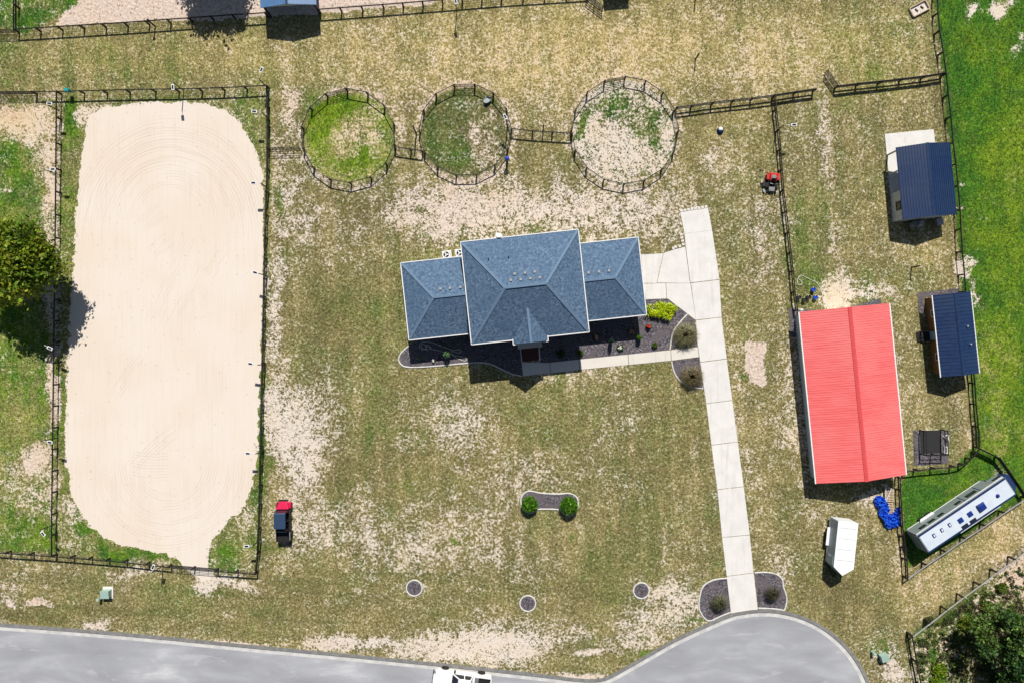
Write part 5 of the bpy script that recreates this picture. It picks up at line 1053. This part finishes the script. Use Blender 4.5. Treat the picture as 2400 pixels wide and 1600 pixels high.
def boxwood(px, py, r, label):
    t_ = thing('boxwood_shrub', label, 'shrub', G(px, py, .02)); MB().lathe([(.05,0),(.04,r*.6)], n=7).build('stem', M['bark'], t_)
    n = 3600; v = rng.normal(size=(n,3)); v /= np.linalg.norm(v,axis=1)[:,None]; v[:,2] *= .85; P_ = v*(r*rng.uniform(.72,1.03,n)*(1+.10*np.sin(v[:,0]*9+1)*np.sin(v[:,1]*8)))[:,None]; P_[:,2] += r*.85
    P_ = P_[P_[:,2] > .03]; mesh_np('foliage', cards(P_, .055, 1.5), 4, M['leaf'], np.where((rng.random(len(P_)) < .4)[:,None], jitter((.13,.30,.015), len(P_)), jitter((.05,.15,.01), len(P_))), t_)
boxwood(1241, 1177, .82, 'round clipped green shrub at the left end of the peanut bed'); boxwood(1332, 1180, .92, 'round clipped green shrub at the right end of the peanut bed')
def clump(px, py, label, L, h, n, c1, c2, r0=.25, wd=.014, name='ornamental_grass', core=None):
    t_ = thing(name, label, 'grass clump' if 'grass' in name else 'plant', G(px, py, .03)); q_, cc = blades(n, r0, L, h, .45, wd, c1, c2); mesh_np('blades', q_, 4, M['blade'], cc, t_)
    n2 = max(20, n//6); q_, cc = blades(n2, r0*.6, L*.5, h*1.15, .1, wd*.8, core or c2, core or c1); mesh_np('seed_stems', q_, 4, M['blade'], cc, t_)
clump(1603, 786, 'olive ornamental grass in the small bed above the walk', 1.35, .9, 900, (.13,.135,.06), (.25,.23,.12), .35)
clump(1618, 882, 'brown tinged ornamental grass in the small bed below the walk', 1.25, .95, 900, (.10,.085,.04), (.21,.17,.09), .3)
clump(1682, 1408, 'dark ornamental grass left of the driveway mouth', .95, 1.0, 650, (.045,.05,.022), (.16,.165,.09), .22); clump(1806, 1386, 'dark ornamental grass right of the driveway mouth', .85, 1.0, 600, (.04,.032,.02), (.13,.125,.07), .2)
def shrub(px, py, label, r, h, n, size, c1, c2, flowers=None, name='garden_shrub', sq=1.0):
    t_ = thing(name, label, 'shrub', G(px, py, .03)); MB().tube([(0,0,0),(0,0,h*.6)], [.03,.015], 5).build('stem', M['bark'], t_)
    P_ = rng.normal(size=(n,3)); P_ /= np.linalg.norm(P_,axis=1)[:,None]; P_ *= (rng.random(n)**.4)[:,None]*np.array([r, r*sq, h*.55]); P_[:,2] += h*.55; P_[:,0] += .12*r*np.sin(P_[:,1]*9/r)
    cc = jitter(c1, n, .3); m_ = rng.random(n) < .45; cc[m_] = jitter(c2, int(m_.sum()), .3); mesh_np('foliage', cards(P_, size, 1.7), 4, M['leaf'], cc, t_)
    if flowers is not None:
        k = 26; Q = rng.normal(0, r*.25, (k,3)); Q[:,2] = h*1.05+rng.random(k)*.06; mesh_np('blossom', cards(Q, .07, 1.0, 1.0), 4, M['leaf'], jitter(flowers, k, .15), t_)
# gold mound shrub: three overlapping mounds of bright arching sprays
gs = thing('golden_shrub', 'wide bright yellow green shrub at the right end of the house', 'shrub', G(1549, 728, .03)); V = []; Cc = []
for k in range(62):
    f = k/61; cx = rng.uniform(-1.45,1.35); cy = rng.uniform(-.7,.75) - .12*cx
    if (cx/1.6)**2+(cy/.95)**2 > 1: continue
    q_, cc = blades(26, .05, .42, .42, .35, .028, (.50,.60,.012), (.36,.50,.012)); V.append(q_+np.array([cx,cy,.1+.25*(1-(cx/1.7)**2)])); Cc.append(cc)
mesh_np('sprays', np.concatenate(V), 4, M['blade'], np.concatenate(Cc), gs); MB().lathe([(.5,0),(.42,.25),(.05,.4)], n=14).build('inner_twigs', M['bark'], gs)
zq = lambda x, y: (1300+x*.2976, 680+y*.2976)
shrub(*zq(322,368), 'rose bush with pale pink blooms in the bed right of the entrance', .42, .6, 420, .05, (.07,.085,.03), (.16,.15,.07), (.72,.42,.38)); shrub(*zq(605,325), 'leggy reddish rose bush at the edge of the house shade', .5, .6, 380, .05, (.12,.10,.05), (.2,.15,.09), (.5,.3,.25)); shrub(*zq(735,285), 'small rose bush with one red bloom below the golden shrub', .32, .5, 200, .045, (.05,.07,.02), (.1,.1,.04), (.65,.04,.02))
shrub(*zq(438,398), 'narrow dark conifer casting a long shadow on the walk', .22, 1.55, 900, .04, (.012,.045,.03), (.02,.07,.045)); shrub(*zq(657,372), 'upright bright green cone shaped shrub in the front bed', .26, 1.1, 800, .04, (.06,.16,.01), (.11,.24,.015)); shrub(*zq(785,432), 'low round green shrub near the walk', .3, .4, 500, .04, (.06,.11,.01), (.12,.17,.02)); shrub(*zq(515,452), 'low green plant with white flowers in the front bed', .36, .3, 420, .045, (.04,.10,.012), (.09,.17,.02), (.85,.85,.8)); shrub(*zq(198,492), 'half shaded green shrub at the edge of the house shadow', .32, .45, 420, .045, (.05,.13,.01), (.1,.2,.02)); shrub(*zq(45,500), 'shaded green shrub just right of the entrance steps', .45, .5, 420, .05, (.03,.08,.02), (.05,.1,.03))
shrub(*zz(432,303), 'spiky pale green standard shrub beside the coiled hose', .36, 1.35, 420, .05, (.10,.22,.09), (.17,.3,.14)); shrub(*zz(215,335), 'tiny lime green plant left of the hose coils', .15, .35, 160, .035, (.2,.35,.02), (.12,.25,.02)); shrub(*zz(322,350), 'small pale flowering plant below the hose coils', .18, .3, 120, .03, (.3,.28,.16), (.2,.2,.08), (.8,.78,.7))
for i, (x, y, r_, c1, c2, l) in enumerate(((2262,1458,.8,(.13,.19,.012),(.2,.26,.02),'yellow green weed clump beside the corner tree trunk'),(2198,1568,.8,(.13,.22,.012),(.22,.32,.02),'bright green weed clump near the bottom edge'),(2192,1598,.7,(.12,.2,.012),(.2,.3,.02),'lower bright green weed clump at the bottom edge'),(2175,1452,.5,(.06,.08,.02),(.1,.12,.03),'small dull green bush inside the corner fence'),(2310,1420,.7,(.09,.13,.02),(.14,.18,.03),'olive bush just inside the lower right fence'),(2345,1375,.6,(.09,.15,.02),(.15,.2,.03),'green bush near the right edge by the pale rail'))):
    shrub(x, y, l, r_, .5, 900, .06, c1, c2, None, 'weed_clump')

# tangled undergrowth below the pale fence
n = 60000; X = rng.uniform(2120, 2440, n); Y = rng.uniform(1255, 1660, n)
ok = inpoly(X, Y, [(2140,1500),(2420,1290),(2450,1290),(2450,1660),(2160,1660)]) & (vnoise(X, Y, 1/16, 91)*.6+vnoise(X, Y, 1/6, 92)*.4 > .54 - .12*np.exp(-((X-2300)/70)**2-((Y-1510)/70)**2))
X, Y = X[ok], Y[ok]; n = len(X); P_ = np.stack([(X-1200)*S, (800-Y)*S, rng.random(n)**1.5*.5*vnoise(X, Y, 1/9, 93)], 1)
hue = vnoise(X, Y, 1/14, 94)[:,None]; cc = np.where(hue < .4, jitter((.085,.075,.035), n), np.where(hue < .62, jitter((.05,.085,.02), n), jitter((.11,.15,.03), n)))
tag(mesh_np('undergrowth', cards(P_, .06, 2.0, .4), 4, M['leaf'], cc), kind='stuff')

# ---------------------------------------------------------------- grass tufts (uncountable): tussocks thrown over the ground sheet
def sample(key, X, Y):
    ix = np.clip(np.searchsorted(gx, X), 0, len(gx)-1); iy = np.clip(np.searchsorted(gy, Y), 0, len(gy)-1); return F[key][iy, ix]
n = 330000; X = rng.uniform(-56, 56, n); Y = rng.uniform(-38, 38, n); px = X/S+1200; py = 800-Y/S
ax_, ay_ = px, py; px = px+rng.normal(0, 1.3, n); py = py+rng.normal(0, 1.3, n)
bad = inpoly(px+rng.normal(0, 2.5, n), py+rng.normal(0, 2.5, n), ARENA) | inpoly(px, py, [(a, b-3) for a, b in ROAD]) | inpoly(px, py, DRIVE)
for k in BEDS: bad |= inpoly(px, py, BEDS[k])
for x, y in RINGS: bad |= (px-x)**2+(py-y)**2 < 20**2
for pl in ([(939,615),(1075,603),(1080,570),(1350,540),(1356,572),(1495,558),(1512,735),(1380,752),(1382,778),(1106,806),(1102,781),(961,797)], [(1222,845),(1226,882),(1358,867),(1640,837),(1636,812),(1500,826),(1357,841)], [(1854,733),(2058,713),(2096,1103),(1892,1123)], [(2077,316),(2187,303),(2200,515),(2092,521)], [(2160,690),(2245,684),(2266,872),(2178,882)], [(2139,1008),(2224,1007),(2222,1088),(2142,1093)]): bad |= inpoly(px, py, pl)
bare = sample('bare', X, Y); grn = sample('green', X, Y); gol = sample('gold', X, Y); dk = sample('dark', X, Y)
cl = vnoise(px, py, 1/6., 51)*.6 + vnoise(px, py, 1/2.6, 52)*.4
keep = ~bad & (cl + rng.normal(0, .1, n) > .28 + .52*bare)
X, Y, bare, grn, gol, dk = (a[keep] for a in (X, Y, bare, grn, gol, dk)); n = len(X)
sz = rng.uniform(.06,.12,n)*(1+.35*grn); N_ = 3
a0 = rng.uniform(0, 2*np.pi, n); tri = []
for k in range(N_):
    a = a0 + k*2.1 + rng.normal(0, .3, n); d = np.stack([np.cos(a), np.sin(a), 0*a], 1); u = np.stack([-np.sin(a), np.cos(a), 0*a], 1)
    o_ = np.stack([X, Y, np.full(n, .0)], 1); L = sz*rng.uniform(.7,1.3,n)
    tri.append(np.stack([o_-u*(L*.22)[:,None], o_+u*(L*.22)[:,None], o_+d*L[:,None]+np.array([0,0,1])*(L*rng.uniform(.5,1.0,n))[:,None]], 1))
r1 = rng.random(n)[:,None]
dry = np.where(r1 < .45, np.array([[.165,.145,.062]]), np.where(r1 < .8, np.array([[.25,.21,.10]]), np.array([[.38,.335,.19]])))
gc = np.where(r1 < .5, np.array([[.042,.125,.012]]), np.where(r1 < .85, np.array([[.075,.19,.016]]), np.array([[.14,.27,.03]])))
go = np.where(r1 < .3, np.array([[.34,.26,.09]]), np.where(r1 < .7, np.array([[.48,.37,.15]]), np.array([[.60,.50,.26]])))
c = dry; f = np.clip(gol*1.1 + rng.normal(0,.25,n), 0, 1)[:,None]; c = c*(1-f)+go*f
gl = np.array([[2.1,1.35,1.0]]); gc = gc*(1+(gl-1)*np.clip(gol*1.5,0,1)[:,None]); f = (np.clip(grn + rng.normal(0,.2,n), 0, 1) > .36)[:,None]; c = np.where(f, gc, c); c = c*(1-.4*np.clip(dk,0,1))[:,None]
c = np.clip(c*np.exp(rng.normal(0,.18,(n,1))), 0, .9)
g_all = np.concatenate(tri).reshape(-1,3); go_ = mesh_np('grass', g_all, 3, M['blade'], np.tile(c, (N_,1))); tag(go_, kind='stuff')
